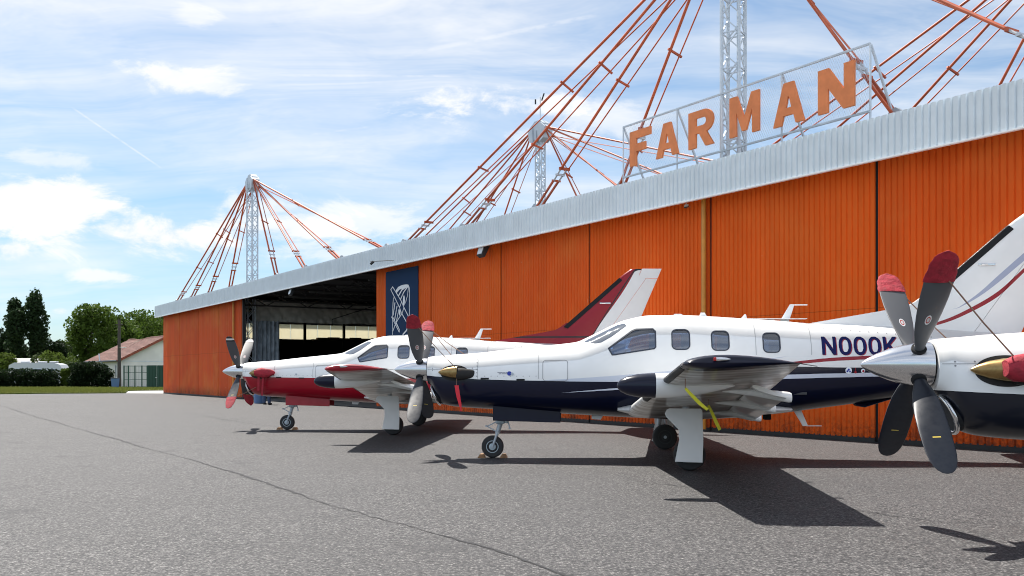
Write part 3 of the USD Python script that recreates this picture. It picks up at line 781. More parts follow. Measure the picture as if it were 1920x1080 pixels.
def build_fuselage():
    xs = np.unique(np.r_[np.linspace(.56, .95, 16), np.linspace(.95, 2.8, 26), np.linspace(2.8, 4.3, 34), np.linspace(4.3, 9.82, 56)])
    outer = manif(loft([ring(x) for x in xs])); xi = np.linspace(3.05, 6.5, 50); inner = manif(loft([ring(x, .035) for x in xi]))
    body = outer - inner
    thru = lambda p, y0, y1: manif(prism(p, y1 - y0, lambda u, v, w: np.stack([u, y0 + w, v])))
    for p in WIN + [COCK]: body = body - thru(p, -1, 1)
    for sg in (-1, 1): body = body - thru(SHIELD, *((-1, -.035) if sg < 0 else (.035, 1)))
    mm = body.to_mesh(); return trimesh.Trimesh(mm.vert_properties[:, :3], mm.tri_verts, process=False)


FUS = build_fuselage()


def foil(n=22, t=.15, camber=.02):
    b = np.linspace(0, np.pi, n); x = (1 - np.cos(b)) / 2; yt = 5 * t * (.2969 * np.sqrt(x) - .126 * x - .3516 * x ** 2 + .2843 * x ** 3 - .1036 * x ** 4); yc = camber * 4 * x * (1 - x)
    return np.r_[np.c_[x, yc + yt], np.c_[x, yc - yt][-2:0:-1]]


LE = lambda y: 3.70 + .25 * (y - .4) / 5.8
TE = lambda y: 5.50 - .45 * (y - .4) / 5.8
WZ = lambda y: .80 + .114 * (y - .65)


def wing_rings(ys, side, tip=True, x0=0.0, x1=1.0, grow=0.0, tw=0.0):
    out = []
    for y in ys:
        f = foil(t=.155 - .035 * y / 6.2); c = TE(y) - LE(y); out.append(np.stack([LE(y) + f[:, 0] * c, np.full(len(f), side * y), WZ(y) + (f[:, 1]) * c], 1))
    if tip:
        y0 = ys[-1]; b = out[-1].copy(); cz = WZ(y0) + .01
        for k in np.linspace(.25, 1, 5):
            r = b.copy(); g_ = math.sqrt(max(1 - k ** 2, 0.0)) * .97 + .03; r[:, 1] = side * (y0 + .085 * k); r[:, 2] = cz + (b[:, 2] - cz) * g_
            r[:, 0] = b[:, 0] + (1 - (b[:, 0] - b[:, 0].min()) / np.ptp(b[:, 0])) * .05 * k; out.append(r)
    return out


def blade_mesh():
    rs = np.array([.10, .16, .22, .30, .42, .56, .72, .86, .96, 1.04, 1.09, 1.125, 1.148, 1.155])
    ch = np.array([.085, .09, .115, .165, .215, .240, .252, .250, .240, .215, .18, .135, .075, .02])
    th = np.array([.08, .08, .06, .042, .03, .024, .019, .016, .013, .011, .009, .008, .006, .004])
    rings = []; ch = ch * .92
    for r, c, t in zip(rs, ch, th):
        a = math.radians(np.interp(r, [.1, .3, .75, 1.155], [62, 66, 84, 91])); n = 20; u = np.arange(n) * 2 * np.pi / n
        cx, cz = c / 2 * np.cos(u), t / 2 * np.sin(u)
        # chord along the shaft axis x when feathered; thickness across
        rings.append(np.stack([cx * math.sin(a) - cz * math.cos(a), cx * math.cos(a) + cz * math.sin(a), np.full(n, r)], 1))
    return loft(rings)


def blade_material(name, front, back, stripe):
    g = G(); nx, ny, nz_ = g.xyz(g.n('texture_coordinate', 'normal')); x, y, z = g.xyz(g.obj())
    fr = g.m("less_than", ny, 0.0)
    cf = front
    if stripe:
        cf = g.mix(g.m('multiply', g.m('greater_than', z, .99), 1.0), front, (.02, .02, .022))
        cf = g.mix(g.m('multiply', g.m('greater_than', z, 1.035), g.m('less_than', z, 1.085)), cf, (.75, .75, .75))
    u = g.m('multiply', x, 1 / .026); v = g.m('multiply', g.m('subtract', z, .50), 1 / .048); r = g.m('sqrt', g.m('add', g.m('multiply', u, u), g.m('multiply', v, v)))
    cf = g.mix(g.m('multiply', g.m('less_than', r, 1.0), .9), cf, (.7, .7, .7)); cf = g.mix(g.m('less_than', r, .72), cf, (.35, .04, .03)); cf = g.mix(g.m('less_than', r, .45), cf, (.5, .5, .5))
    dash = g.m('multiply', g.m('less_than', g.m('absolute', g.m('subtract', z, .80)), .006), g.m('less_than', g.m('absolute', x), .03))
    cb = g.mix(dash, back, (.6, .45, .08))
    wear = g.noise(g.obj(), 12.0, 5.0, .65)
    col = g.mix(fr, cb, cf)
    return g.done(name, g.n('principled_bsdf', 'BSDF', base_color=col, roughness=g.m('add', g.m('multiply', fr, .16), g.m('add', .24, g.m('multiply', wear, .2))), specular_ior_level=.5))


M['blade'] = blade_material('blade_paint', (.072, .075, .082), (.007, .010, .017), False)
M['blade_striped'] = blade_material('blade_paint_striped', (.072, .075, .082), (.007, .010, .017), True)
BLADE = blade_mesh(); HUBX, HUBZ = .43, 1.405


def hull(pts): return trimesh.convex.convex_hull(np.asarray(pts, float))


def wheel(parent, name, c, r, w, front):
    x, y, z = c; prof = [(-.5, .52), (-.5, .80), (-.42, .93), (-.25, .99), (0, 1.0), (.25, .99), (.42, .93), (.5, .80), (.5, .52)]
    t = revolve([(a * w, b * r) for a, b in prof], 36, 'y'); t.apply_translation(c); p = obj(name, t, M['tyre'], parent, smooth=35)
    rim = revolve([(-.54 * w, .12 * r), (-.52 * w, .30 * r), (-.30 * w, .34 * r), (-.34 * w, .46 * r), (-.53 * w, .50 * r), (-.53 * w, .55 * r), (.53 * w, .55 * r), (.53 * w, .50 * r), (.34 * w, .46 * r), (.3 * w, .34 * r), (.52 * w, .3 * r), (.54 * w, .12 * r)], 32, 'y')
    rim.apply_translation(c); obj('rim', rim, M['rim'] if front else M['darksteel'], p, smooth=35)


def plate(pts, th, y, side=1):
    """A flat plate in the (x, z) plane at y, with softened rim."""
    p = Polygon(pts); a = prism(p.buffer(-.006), th, lambda u, v, w: np.stack([u, y - th / 2 + w, v])); b = prism(p, th - .012, lambda u, v, w: np.stack([u, y - th / 2 + .006 + w, v]))
    r = manif(a) + manif(b); r = r.to_mesh(); return trimesh.Trimesh(r.vert_properties[:, :3], r.tri_verts, process=False)


def fin_loft(zs, xa, xb, ta, tb, sharp=True):
    rings = []
    for z in zs:
        a, b = xa(z), xb(z); n = 9; u = np.linspace(0, 1, n); half = np.interp(u, [0, .04, .15, .4, 1], [.15, .55, .85, 1, 1]) * ta * .5 if sharp else np.interp(u, [0, 1], [1, .12]) * ta * .5
        if sharp: half = half * np.interp(u, [0, .4, 1], [1, 1, tb])
        x = a + (b - a) * u; rings.append(np.r_[np.stack([x, half, np.full(n, z)], 1), np.stack([x[::-1], -half[::-1], np.full(n, z)], 1)])
    return loft(rings)


FLE = lambda z: 8.22 + 1.14 * (z - 2.45) + (max(z - 3.62, 0) ** 1.6) * .5
FHI = lambda z: 9.07 + .706 * (z - 2.03)
FTE = lambda z: 9.78 + .43 * (z - 2.03)
FUSE_NAVY = [(.5, 1.315), (1.46, 1.25), (2.4, 1.228), (3.42, 1.214), (4.3, 1.255), (5.2, 1.37), (5.98, 1.447), (7.14, 1.43), (9.8, 1.45)]


def seams(*xs): return xs


def aeroplane(n, label, pos, yaw, lv):
    a = thing('aeroplane', label, 'aeroplane', (pos[0], pos[1], 0), -yaw, 'parked propeller aeroplanes')
    fu = obj('fuselage', FUS, lv['fus'], a, smooth=28)
    # glazing
    for sd in (-1, 1):
        for k, w in enumerate(WIN):
            f = obj('window', skin(w.buffer(.004).difference(w.buffer(-.014)), -.012, .016, sd), M['gasket'], a)
            obj('pane', skin(w.buffer(-.010), -.010, .004, sd), M['glass'], f, smooth=True)
        f = obj('cockpit_window', skin(COCK.buffer(.004).difference(COCK.buffer(-.018)), -.012, .016, sd), M['gasket'], a)
        obj('pane', skin(COCK.buffer(-.012), -.010, .004, sd), M['glass'], f, smooth=True)
        f = obj('windshield', skin(SHIELD.buffer(.003), -.009, .005, sd, .04), M['shieldglass'], a, smooth=True)
    # cabin
    for (x, y) in ((3.98, -.27), (3.98, .27), (4.72, -.30), (4.72, .30), (5.55, -.28), (5.55, .28)):
        s_ = obj('seat', cat_([hull([(x - .20, y - .2, 1.18), (x + .2, y - .2, 1.16), (x - .2, y + .2, 1.18), (x + .2, y + .2, 1.16), (x - .2, y - .2, 1.32), (x + .18, y + .2, 1.30), (x - .2, y + .2, 1.32), (x + .18, y - .2, 1.30)]),
                                hull([(x + .12, y - .2, 1.25), (x + .24, y - .2, 1.25), (x + .12, y + .2, 1.25), (x + .24, y + .2, 1.25), (x + .2, y - .17, 1.78), (x + .3, y - .17, 1.78), (x + .2, y + .17, 1.78), (x + .3, y + .17, 1.78)])]), M['cream'] if n != 3 else M['tan'], a)
        obj('headrest', rounded((x + .27, y, 1.86), (.09, .22, .14), .035), M['cream'], s_, smooth=40)
    obj('instrument_panel', hull([(3.16, -.52, 1.5), (3.16, .52, 1.5), (3.5, -.5, 1.35), (3.5, .5, 1.35), (3.44, -.46, 1.74), (3.44, .46, 1.74), (3.2, -.42, 1.72), (3.2, .42, 1.72)]), M['panelgrey'], a)
    obj('cabin_floor', bx(3.2, 6.4, -.5, .5, 1.02, 1.06), M['panelgrey'], a)
    if n == 2:
        obj('sun_shade', hull([(3.46, -.40, 1.62), (3.66, -.42, 1.65), (3.49, -.38, 1.80), (3.68, -.40, 1.80), (3.46, -.38, 1.62), (3.66, -.40, 1.65), (3.49, -.36, 1.80), (3.68, -.38, 1.80)]), M['decal_white'], a)
    # nose: spinner, blades, exhausts, inlet
    pr = holder('propeller', a)
    sp_ = revolve([(0, .002), (.012, .020), (.05, .048), (.12, .086), (.22, .127), (.32, .157), (.42, .176), (.50, .183), (.545, .184)], 48, 'x'); sp_.apply_translation((0, 0, HUBZ)); obj('spinner', sp_, lv['spin'], pr, smooth=40)
    bp = revolve([(.546, .172), (.57, .172)], 40, 'x'); bp.apply_translation((0, 0, HUBZ)); obj('back_plate', bp, M['dark'], pr)
    for k in range(4):
        x = UsdGeom.Xform.Define(stage, numbered(f'{pr.GetPath()}/blade')); x.AddTranslateOp().Set((HUBX, 0, HUBZ)); x.AddRotateXOp().Set(45.0 + 90 * k)
        usdkit.mesh(stage, f'{x.GetPath()}/blade_body', BLADE, lv.get('blade', M['blade']), smooth=40)
        cuff = revolve([(.10, .058), (.15, .062), (.186, .060), (.19, .05)], 20, 'z'); usdkit.mesh(stage, f'{x.GetPath()}/cuff', cuff, M['dark'], smooth=40)
    for sd in (-1, 1):
        y0 = float(surf(1.0, 1.35)) * sd
        rings = []
        for x, w, h, yo in ((.76, .01, .01, -.03), (.80, .045, .03, -.02), (.88, .085, .06, .00), (.98, .11, .082, .035), (1.07, .12, .092, .07)):
            t = np.arange(20) * 2 * np.pi / 20; rings.append(np.stack([np.full(20, x), y0 + sd * (yo + h * np.cos(t)), 1.36 + w * .8 * np.sin(t)], 1))
        ex = obj('exhaust', loft(rings), M['gold'], a, smooth=40)
        rings = []
        for x, w, h, yo in ((1.06, .112, .084, .07), (1.14, .112, .088, .075), (1.26, .085, .06, .05), (1.35, .062, .02, .02)):
            t = np.arange(20) * 2 * np.pi / 20; rings.append(np.stack([np.full(20, x), y0 + sd * (yo + h * np.cos(t)), 1.335 + w * .82 * np.sin(t)], 1))
        obj('exhaust_outlet', loft(rings), M['soot'], ex, smooth=40)
        obj('exhaust_cutout', skin(affinity.scale(Point(1.02, 1.35).buffer(.2), 1.15, .62), .002, .002, sd), M['soot'], ex)
    t = np.linspace(0, 2 * np.pi, 40); c = np.array([.705, 0, 1.00]); ax = np.array([.13, 0, -.31]) / np.linalg.norm([.13, 0, -.31])
    lip = np.array([c + ax * .165 * math.sin(q) + np.array([0, 1, 0]) * .215 * math.cos(q) - np.array([.03, 0, .0]) for q in t])
    obj('inlet_lip', tube(lip, .020, 10), M['alu'], a, smooth=60)
    obj('inlet_mouth', hull([c + ax * .15 * math.sin(q) + np.array([0, .2 * math.cos(q), 0]) + e for q in t for e in (np.array([-.028, 0, 0]), np.array([.03, 0, 0]))]), M['dark'], a)
    # hatches and seams on the nose
    for sd in (-1, 1):
        obj('baggage_hatch', skin(rrect(2.40, 2.79, 1.225, 1.55, .05).difference(rrect(2.407, 2.783, 1.232, 1.543, .045)), .0012, .002, sd), M['seam'], a)
        for x in (1.385, 2.337, 5.62, 6.46):
            zt, zb = float(SF[0](x)), 1.26 if x < 4 else 1.62; obj('panel_seam', skin(sbox(x - .003, zb, x + .003, zt - .02), .001, .0015, sd, .05), M['seam'], a)
        for x, z in ((1.50, 1.262), (2.06, 1.245)): obj('vent', skin(rrect(x - .065, x + .065, z - .011, z + .013, .006), .001, .006, sd), M['dark'], a)
        obj('static_port', skin(Point(1.93, 1.335).buffer(.022), .001, .012, sd), M['steel'], a)
    for sd in (-1, 1):
        obj('panel_seam', skin(sbox(.575, 1.405, 1.384, 1.410), .001, .0015, sd, .05), M['seam'], a)
        fast = [Point(x_, z_).buffer(.0075, quad_segs=2) for x_ in (.66, .80, 1.30) for z_ in (1.425, 1.392)] + [Point(1.372, z_).buffer(.0075, quad_segs=2) for z_ in np.linspace(1.30, 1.62, 7)] + [Point(x_, 1.30).buffer(.006, quad_segs=2) for x_ in np.linspace(1.5, 2.3, 9)]
        obj('fastener', skin(unary_union(fast), .0005, .002, sd), M['seam'], a)
        obj('rivet_row', skin(unary_union([Point(x_, 2.035 - .085 * (x_ - 6.7)).buffer(.008, quad_segs=2) for x_ in np.arange(6.7, 8.4, .135)]), .0005, .003, sd), M['seam'], a)
    # wing
    for sd in (-1, 1):
        ys = np.r_[.25, np.linspace(.6, 6.14, 16)]
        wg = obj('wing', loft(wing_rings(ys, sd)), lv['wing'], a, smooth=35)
        bt = []
        for y in np.linspace(2.6, 5.95, 8):
            f = foil(40, .155 - .035 * y / 6.2); cch = TE(y) - LE(y); k = np.where(f[:, 0] < .055)[0]; up = [i for i in k if i < 40][::-1]; lo = [i for i in k if i >= 40][::-1]
            loop = np.r_[f[up], f[lo]]; inn = loop * [1, .9] + [.02, 0]; P_ = np.r_[loop * [1.0, 1.0] + [-.004, 0] + np.c_[np.zeros(len(loop)), np.sign(loop[:, 1]) * .003], inn[::-1]]
            bt.append(np.stack([LE(y) + P_[:, 0] * cch, np.full(len(P_), sd * y), WZ(y) + P_[:, 1] * cch], 1))
        obj('deice_boot', loft(bt), M['boot'], wg, smooth=35)
        fl = []
        for y in np.linspace(.75, 4.55, 8):                            # flap let down
            f = foil(14, .13, .0); c_ = .40; an_ = math.radians(20); X, Z = f[:, 0] * c_, f[:, 1] * c_
            fl.append(np.stack([TE(y) - .30 + X * math.cos(an_) + Z * math.sin(an_), np.full(len(f), sd * y), WZ(y) - .045 - X * math.sin(an_) + Z * math.cos(an_)], 1))
        obj('flap', loft(fl), M['white'], wg, smooth=35)
        for y in (4.4, 2.9, 1.2):                                   # flap track fairings
            xx = TE(y); zz = WZ(y) - .075; rr = []
            for u, w_, h_ in ((-.62, .004, .004), (-.50, .03, .024), (-.3, .045, .042), (-.05, .048, .055), (.12, .04, .06), (.15, .034, .05), (.155, .006, .012)):
                t = np.arange(16) * 2 * np.pi / 16; rr.append(np.stack([np.full(16, xx + u), sd * y + w_ * np.cos(t), zz - .14 * max(u + .35, 0) - .02 + h_ * np.sin(t)], 1))
            obj('flap_fairing', loft(rr), M['white'], wg, smooth=40)
        ty = sd * 6.235; nl = revolve([(0, .004), (.02, .018), (.07, .022), (.13, .014), (.16, .004)], 14, 'x'); nl.apply_translation((4.22, ty, WZ(6.2) + .035)); obj('tip_light', nl, M['alu'], wg, smooth=40)
        obj('tip_lens', rounded((4.235, ty - sd * -.006, WZ(6.2) + .035), (.03, .03, .035), .01), M['lens_red'] if sd < 0 else M['lens_green'], wg)
        obj('static_wick', rod((5.03, sd * 6.1, WZ(6.1) + .01), (5.22, sd * 6.1, WZ(6.1) - .02), .004, n=5), M['dark'], wg)
        # wing root fillet
        rr = []
        for x, w_, h_ in ((3.55, .3, .03), (3.75, .5, .08), (4.1, .62, .13), (4.8, .66, .15), (5.4, .6, .13), (5.9, .45, .07), (6.2, .2, .03)):
            t = np.arange(24) * 2 * np.pi / 24; rr.append(np.stack([np.full(24, x), sd * .25 + w_ * np.cos(t) * .9, .79 + h_ * np.sin(t)], 1))
        obj('root_fairing', loft(rr), lv['belly'], a, smooth=45)
    # radar pod on the left wing
    pd = revolve([(3.375, .002), (3.385, .035), (3.42, .07), (3.49, .103), (3.6, .128), (3.72, .138), (3.80, .140)], 32, 'x'); pd.apply_translation((0, -4.6, 1.20)); rd = obj('radome', pd, lv['radome'], a, smooth=40)
    pd = revolve([(3.801, .140), (3.95, .138), (4.15, .122), (4.35, .09), (4.55, .045), (4.68, .004)], 32, 'x'); pd.apply_translation((0, -4.6, 1.20)); obj('radar_pod', pd, M['white'], a, smooth=40)
    # nose gear
    wheel(a, 'nose_wheel', (1.585, 0, .178), .178, .125, True)
    ng = obj('nose_leg', cat_([rod((1.59, -.085, .18), (1.665, -.075, .40), .020), rod((1.59, .085, .18), (1.665, .075, .40), .020), rod((1.66, -.09, .40), (1.66, .09, .40), .03), rod((1.665, 0, .40), (1.765, 0, .74), .036, .048, 12), rod((1.585, -.10, .178), (1.585, .10, .178), .022)]), M['steel'], a, smooth=40)
    obj('torque_link', cat_([bar((1.64, 0, .42), (1.50, -.02, .50), .03, .018), bar((1.50, -.02, .50), (1.66, 0, .58), .03, .018), rod((1.485, -.05, .505), (1.485, .03, .505), .016)]), M['steel'], ng)
    obj('tow_arm', cat_([bar((1.70, -.03, .60), (1.83, -.05, .58), .05, .06), bar((1.83, -.05, .60), (1.86, -.05, .48), .025, .02), rod((1.86, -.06, .47), (1.86, -.04, .47), .018)]), M['steel'], ng)
    obj('gear_actuator', rounded((1.71, 0, .585), (.15, .17, .09), .025), M['rim'], ng, smooth=40)
    for sd in (-1, 1): obj('nose_gear_door', plate([(1.61, .85), (1.61, .60), (2.67, .572), (2.67, .78)], .022, sd * .235), lv['low'], a)
    # main gear
    for sd in (-1, 1):
        y = sd * 1.935; wheel(a, 'main_wheel', (4.48, y, .222), .222, .15, False)
        mg = obj('main_leg', cat_([rod((4.42, sd * 2.03, .90), (4.38, sd * 2.03, .42), .05, .042, 12), rod((4.38, sd * 2.03, .42), (4.48, sd * 2.03, .222), .035), rod((4.48, sd * 1.84, .222), (4.48, sd * 2.05, .222), .028), rod((4.45, sd * 1.98, .75), (4.52, sd * 2.0, .3), .026)]), M['steel'], a, smooth=40)
        dr = [(4.15, .845), (4.125, .79), (4.15, .74), (4.31, .575), (4.318, .43), (4.262, .135), (4.635, .125), (4.645, .43), (4.632, .83), (4.61, .86), (4.19, .865)]
        obj('gear_door', plate(dr, .020, sd * 2.115), M['white'], mg)
        obj('door_seam', plate([(4.318, .430), (4.644, .428), (4.644, .434), (4.318, .436)], .026, sd * 2.115), M['seam'], mg)
        obj('gear_bay_door', rounded((4.37, sd * 1.9, .93), (.50, .5, .03), .012), M['white'], mg)
    # tail
    zs = np.r_[np.linspace(1.9, 3.6, 14), 3.68, 3.75, 3.80, 3.828]
    fin = obj('fin', fin_loft(zs, FLE, lambda z: FHI(z) if z < 3.62 else FHI(3.62) + (z - 3.62) * .42 - .20, .11, .8), lv['fin'], a, smooth=40)
    rud = obj('rudder', cat_([fin_loft(np.linspace(1.62, 3.60, 12), lambda z: FHI(z) + .008, FTE, .085, .1, False), fin_loft(np.linspace(3.612, 3.835, 5), lambda z: FHI(3.62) - .19 + (z - 3.62) * .42, FTE, .075, .1, False)]), lv['rudder'], a, smooth=40)
    obj('trim_tab', fin_loft(np.linspace(2.15, 2.95, 5), lambda z: FTE(z) - .17, lambda z: FTE(z) + .005, .024, .1, False), lv['rudder'], rud)
    dors = [(6.52, 2.12), (7.6, 2.305), (8.03, 2.385), (8.15, 2.45), (8.30, 2.56), (8.75, 2.5), (8.8, 1.95), (6.6, 2.0)]
    obj('dorsal_fin', plate(dors, .07, 0), lv['fin'], a)
    bz = [(FLE(z), z) for z in (2.46, 3.0, 3.5, 3.62)]; bb = [(FLE(z) + .15, z) for z in (3.56, 3.0, 2.42)]
    obj('fin_boot', plate(bz + bb, .105, 0), M['boot'], fin)
    obj('fin_light', cat_([rounded((9.22, -.062, 3.02), (.26, .016, .03), .006), rounded((9.18, -.075, 3.02), (.10, .02, .02), .008)]), M['alu'], fin, smooth=40)
    for sd in (-1, 1):
        rr = []
        for y, xl, xt in ((.05, 8.75, 9.72), (.6, 8.86, 9.72), (1.9, 9.12, 9.72), (2.15, 9.22, 9.71), (2.2, 9.34, 9.68)):
            f = foil(14, .10 if y < 2.18 else .03, 0); rr.append(np.stack([xl + f[:, 0] * (xt - xl), np.full(len(f), sd * y), 1.88 + f[:, 1] * (xt - xl)], 1))
        obj('tailplane', loft(rr), M['white'], a, smooth=40)
        v = [(7.15, .90), (7.26, .80), (7.38, .775), (8.05, 1.0), (8.0, 1.15)]
        pl = plate(v, .028, 0); R = trimesh.transformations.rotation_matrix(-sd * math.radians(28), (1, 0, 0), (0, 0, 1.15)); pl.apply_transform(R); pl.apply_translation((0, sd * .10, 0)); obj('ventral_fin', pl, lv['low'], a)
    # aerials
    def blade_aerial(p, th=.016, y=0.0): obj('aerial', plate(p, th, y), M['white'], a)
    blade_aerial([(4.84, 2.23), (4.87, 2.30), (4.93, 2.30), (4.98, 2.22)], .03); blade_aerial([(5.48, 2.19), (5.55, 2.272), (5.57, 2.272), (5.60, 2.18)], .02); blade_aerial([(4.43, 2.25), (4.46, 2.278), (4.56, 2.278), (4.60, 2.25)], .12)
    blade_aerial([(6.09, 2.15), (6.25, 2.42), (6.32, 2.42), (6.23, 2.14)], .02); obj('aerial', rounded((6.39, 0, 2.415), (.26, .03, .018), .006), M['white'], a)
    blade_aerial([(5.88, 2.16), (5.90, 2.185), (6.0, 2.185), (6.03, 2.16)], .08)
    blade_aerial([(6.30, .77), (6.45, .52), (6.53, .52), (6.42, .78)], .02); obj('aerial', rounded((6.62, 0, .525), (.24, .02, .014), .005), M['white'], a)
    obj('belly_light', rounded((5.9, 0, .66), (.12, .08, .09), .02), M['dark'], a); obj('aerial', plate([(3.16, .70), (3.16, .62), (3.30, .61), (3.36, .70)], .025, 0), M['white'], a)
    obj('roof_strip', rounded((5.75, 0, 2.195), (1.5, .16, .012), .004), M['white'], a)
    for k in range(9): obj('rivet', skin(Point(6.72 + .135 * k, 2.115 - .006 * k).buffer(.009), .0, .004, -1), M['seam'], a) if k < 0 else None
    return a


def rounded(c, size, r):
    c = np.array(c, float); h = np.array(size) / 2 - r; s = trimesh.creation.icosphere(subdivisions=1, radius=r).vertices
    return trimesh.convex.convex_hull(np.vstack([s + c + h * np.array(k) for k in np.ndindex(2, 2, 2) for k in [np.array(k) * 2 - 1]]))


M['seam'] = plain('panel_seam', (.24, .24, .25), .6)
M['lens_red'] = plain('red_lens', (.35, .01, .01), .15)
M['lens_green'] = plain('green_lens', (.01, .2, .05), .15)
band = lambda c, w: ([(x, z - h) for (x, z), h in zip(c, w)], [(x, z + h) for (x, z), h in zip(c, w)])
g0, g1 = band([(2.7, 1.045), (3.25, 1.085), (4.5, 1.175), (5.98, 1.287), (7.35, 1.322), (9.7, 1.36)], [.0, .010, .022, .032, .030, .03])
p0_, p1_ = [(2.35, 1.235), (3.4, 1.216), (4.5, 1.33), (5.4, 1.475), (6.1, 1.60)], [(2.35, 1.236), (3.4, 1.30), (4.5, 1.40), (5.4, 1.515), (6.1, 1.601)]
r0, r1 = band([(5.80, 1.462), (6.3, 1.510), (6.8, 1.555), (7.34, 1.582), (7.9, 1.60), (8.5, 1.70), (9.5, 1.9)], [.0, .022, .026, .027, .02, .02, .02])
fr0, fr1 = band([(7.9, 1.98), (8.6, 2.15), (9.0, 2.33), (9.4, 2.57), (9.65, 2.80), (10.2, 3.35)], [.01, .026, .034, .04, .038, .03])
fg0, fg1 = band([(8.75, 2.33), (9.1, 2.55), (9.4, 2.80), (9.65, 3.02), (10.2, 3.5)], [.0, .03, .055, .06, .06])
GREYB = (.34, .37, .48)
LV2 = dict(fus=livery('livery_navy', WHITE, [(p0_, p1_, (.52, .56, .64)), (r0, r1, RED), (None, FUSE_NAVY, NAVY), (g0, g1, (.55, .58, .66))]), wing=None, belly=M['white'], low=M['navy'], radome=M['navy'], spin=M['alu'],
           fin=livery('fin_striped', WHITE, [(fg0, fg1, GREYB), (fr0, fr1, RED)]), rudder=None)
LV2['rudder'] = LV2['fin']


def wing_paint(name, tipc):
    g = G(); x, y, z = g.xyz(g.obj()); nx, ny, nz_ = g.xyz(g.n('geometry', 'normal'))
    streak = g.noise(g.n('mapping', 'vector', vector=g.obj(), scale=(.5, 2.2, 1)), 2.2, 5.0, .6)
    soot = g.m('multiply', g.ss(streak, .30, .62), g.m('less_than', nz_, -.3))  # underside shade painted into the skin that faces down, streaked like soot
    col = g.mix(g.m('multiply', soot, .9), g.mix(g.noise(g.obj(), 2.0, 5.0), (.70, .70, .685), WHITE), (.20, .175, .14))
    col = g.mix(g.m('greater_than', g.m('absolute', y), 5.97), col, tipc)
    return g.done(name, g.n('principled_bsdf', 'BSDF', base_color=col, roughness=.26, coat_weight=.15, coat_roughness=.04, specular_ior_level=.4))


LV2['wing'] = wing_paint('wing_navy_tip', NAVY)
REDLINE = [(.5, 1.285), (1.2, 1.268), (2.6, 1.245), (4.0, 1.235), (5.5, 1.25), (9.8, 1.36)]
big = [(0, 9.), (11, 9.)]
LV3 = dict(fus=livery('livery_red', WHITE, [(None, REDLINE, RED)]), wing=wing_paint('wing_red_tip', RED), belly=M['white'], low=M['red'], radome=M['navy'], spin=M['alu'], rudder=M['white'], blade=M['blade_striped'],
           fin=livery('fin_red', WHITE, [([(6.0, 0.0), (8.9, 2.20), (9.04, 2.43), (9.93, 3.80), (9.97, 3.9)], None, RED), ([(8.9, 2.20), (9.04, 2.43), (9.93, 3.80)], [(8.9, 2.24), (9.04, 2.475), (9.93, 3.85)], (.02, .012, .015))]))
NL1 = [(.5, 1.20), (1.3, 1.165), (3.4, 1.15), (9.8, 1.4)]
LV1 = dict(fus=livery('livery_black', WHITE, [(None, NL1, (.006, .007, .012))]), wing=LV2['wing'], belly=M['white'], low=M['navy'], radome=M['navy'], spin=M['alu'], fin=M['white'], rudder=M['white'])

A2, A1, A3 = ((-1.89, 15.85), 3.8), ((2.877, 8.15), 6.0), ((-7.0, 23.86), 2.6)
pl2 = aeroplane(2, 'white aeroplane with dark navy belly, red stripe and registration on its side', *A2, LV2)
pl3 = aeroplane(3, 'white aeroplane with red belly, red wing tip and red fin', *A3, LV3)
pl1 = aeroplane(1, 'white aeroplane cut off at the right edge, nose and propeller nearest the camera', *A1, LV1)


def world(A, p):
    (X, D), yaw = A; c, s = math.cos(math.radians(yaw)), math.sin(math.radians(yaw)); x, y, z = p; return np.array([X + x * c + y * s, D - x * s + y * c, z])


# registration and marks on the navy aeroplane
def text_skin(txt, x0, x1, z0, z1, off, slant=0.0, th=.0012):
    m = meshkit.text_mesh(txt, 1.0, .01, True); lo, hi = m.bounds; v = m.vertices.copy(); u = (v[:, 0] - lo[0]) / (hi[0] - lo[0]); w = (v[:, 1] - lo[1]) / (hi[1] - lo[1])
    V = np.stack([x0 + u * (x1 - x0), z0 + w * (z1 - z0) - slant * u, (v[:, 2] - lo[2]) / .01 * th], 1)
    V, f = trimesh.remesh.subdivide_to_size(V, m.faces, .06, max_iter=12)
    return trimesh.Trimesh(np.stack([V[:, 0], -(surf(V[:, 0], V[:, 1]) + off + V[:, 2]), V[:, 1]], 1), f, process=False)


obj('registration_shadow', text_skin('N000K', 6.632, 7.782, 1.612, 1.896, .0015), M['decal_red'], pl2)
obj('registration', text_skin('N000K', 6.62, 7.77, 1.620, 1.905, .0032), M['decal_blue'], pl2)
for k, (s_, z_) in enumerate((('POWERED BY', 1.356), ('TURBINE', 1.338))): obj('small_lettering', text_skin(' '.join(['III'] * 1) if False else ('IIIIII II III' if k == 0 else 'II IIIIII'), 1.70 + .02 * k, 1.865, z_ - .005, z_ + .006, .001), M['decal_blue'], pl2)
obj('roundel', skin(Point(1.885, 1.342).buffer(.034), .001, .002), M['decal_roundel'], pl2)
obj('round_badge', skin(Point(7.02, 1.385).buffer(.05), .001, .002), M['decal_white'], pl2); obj('round_badge', skin(unary_union([Point(7.02, 1.398).buffer(.016), Point(7.0, 1.375).buffer(.015), Point(7.04, 1.37).buffer(.013)]), .003, .001), M['decal_roundel'], pl2)
obj('small_mark', skin(unary_union([sbox(7.122, 1.345, 7.130, 1.43), Point(7.126, 1.36).buffer(.018)]), .001, .002), M['decal_red'], pl2)
obj('small_badge', skin(Point(7.24, 1.38).buffer(.032), .001, .002), M['decal_white'], pl2); obj('small_badge', skin(Point(7.245, 1.375).buffer(.018), .003, .001), M['decal_red'], pl2)


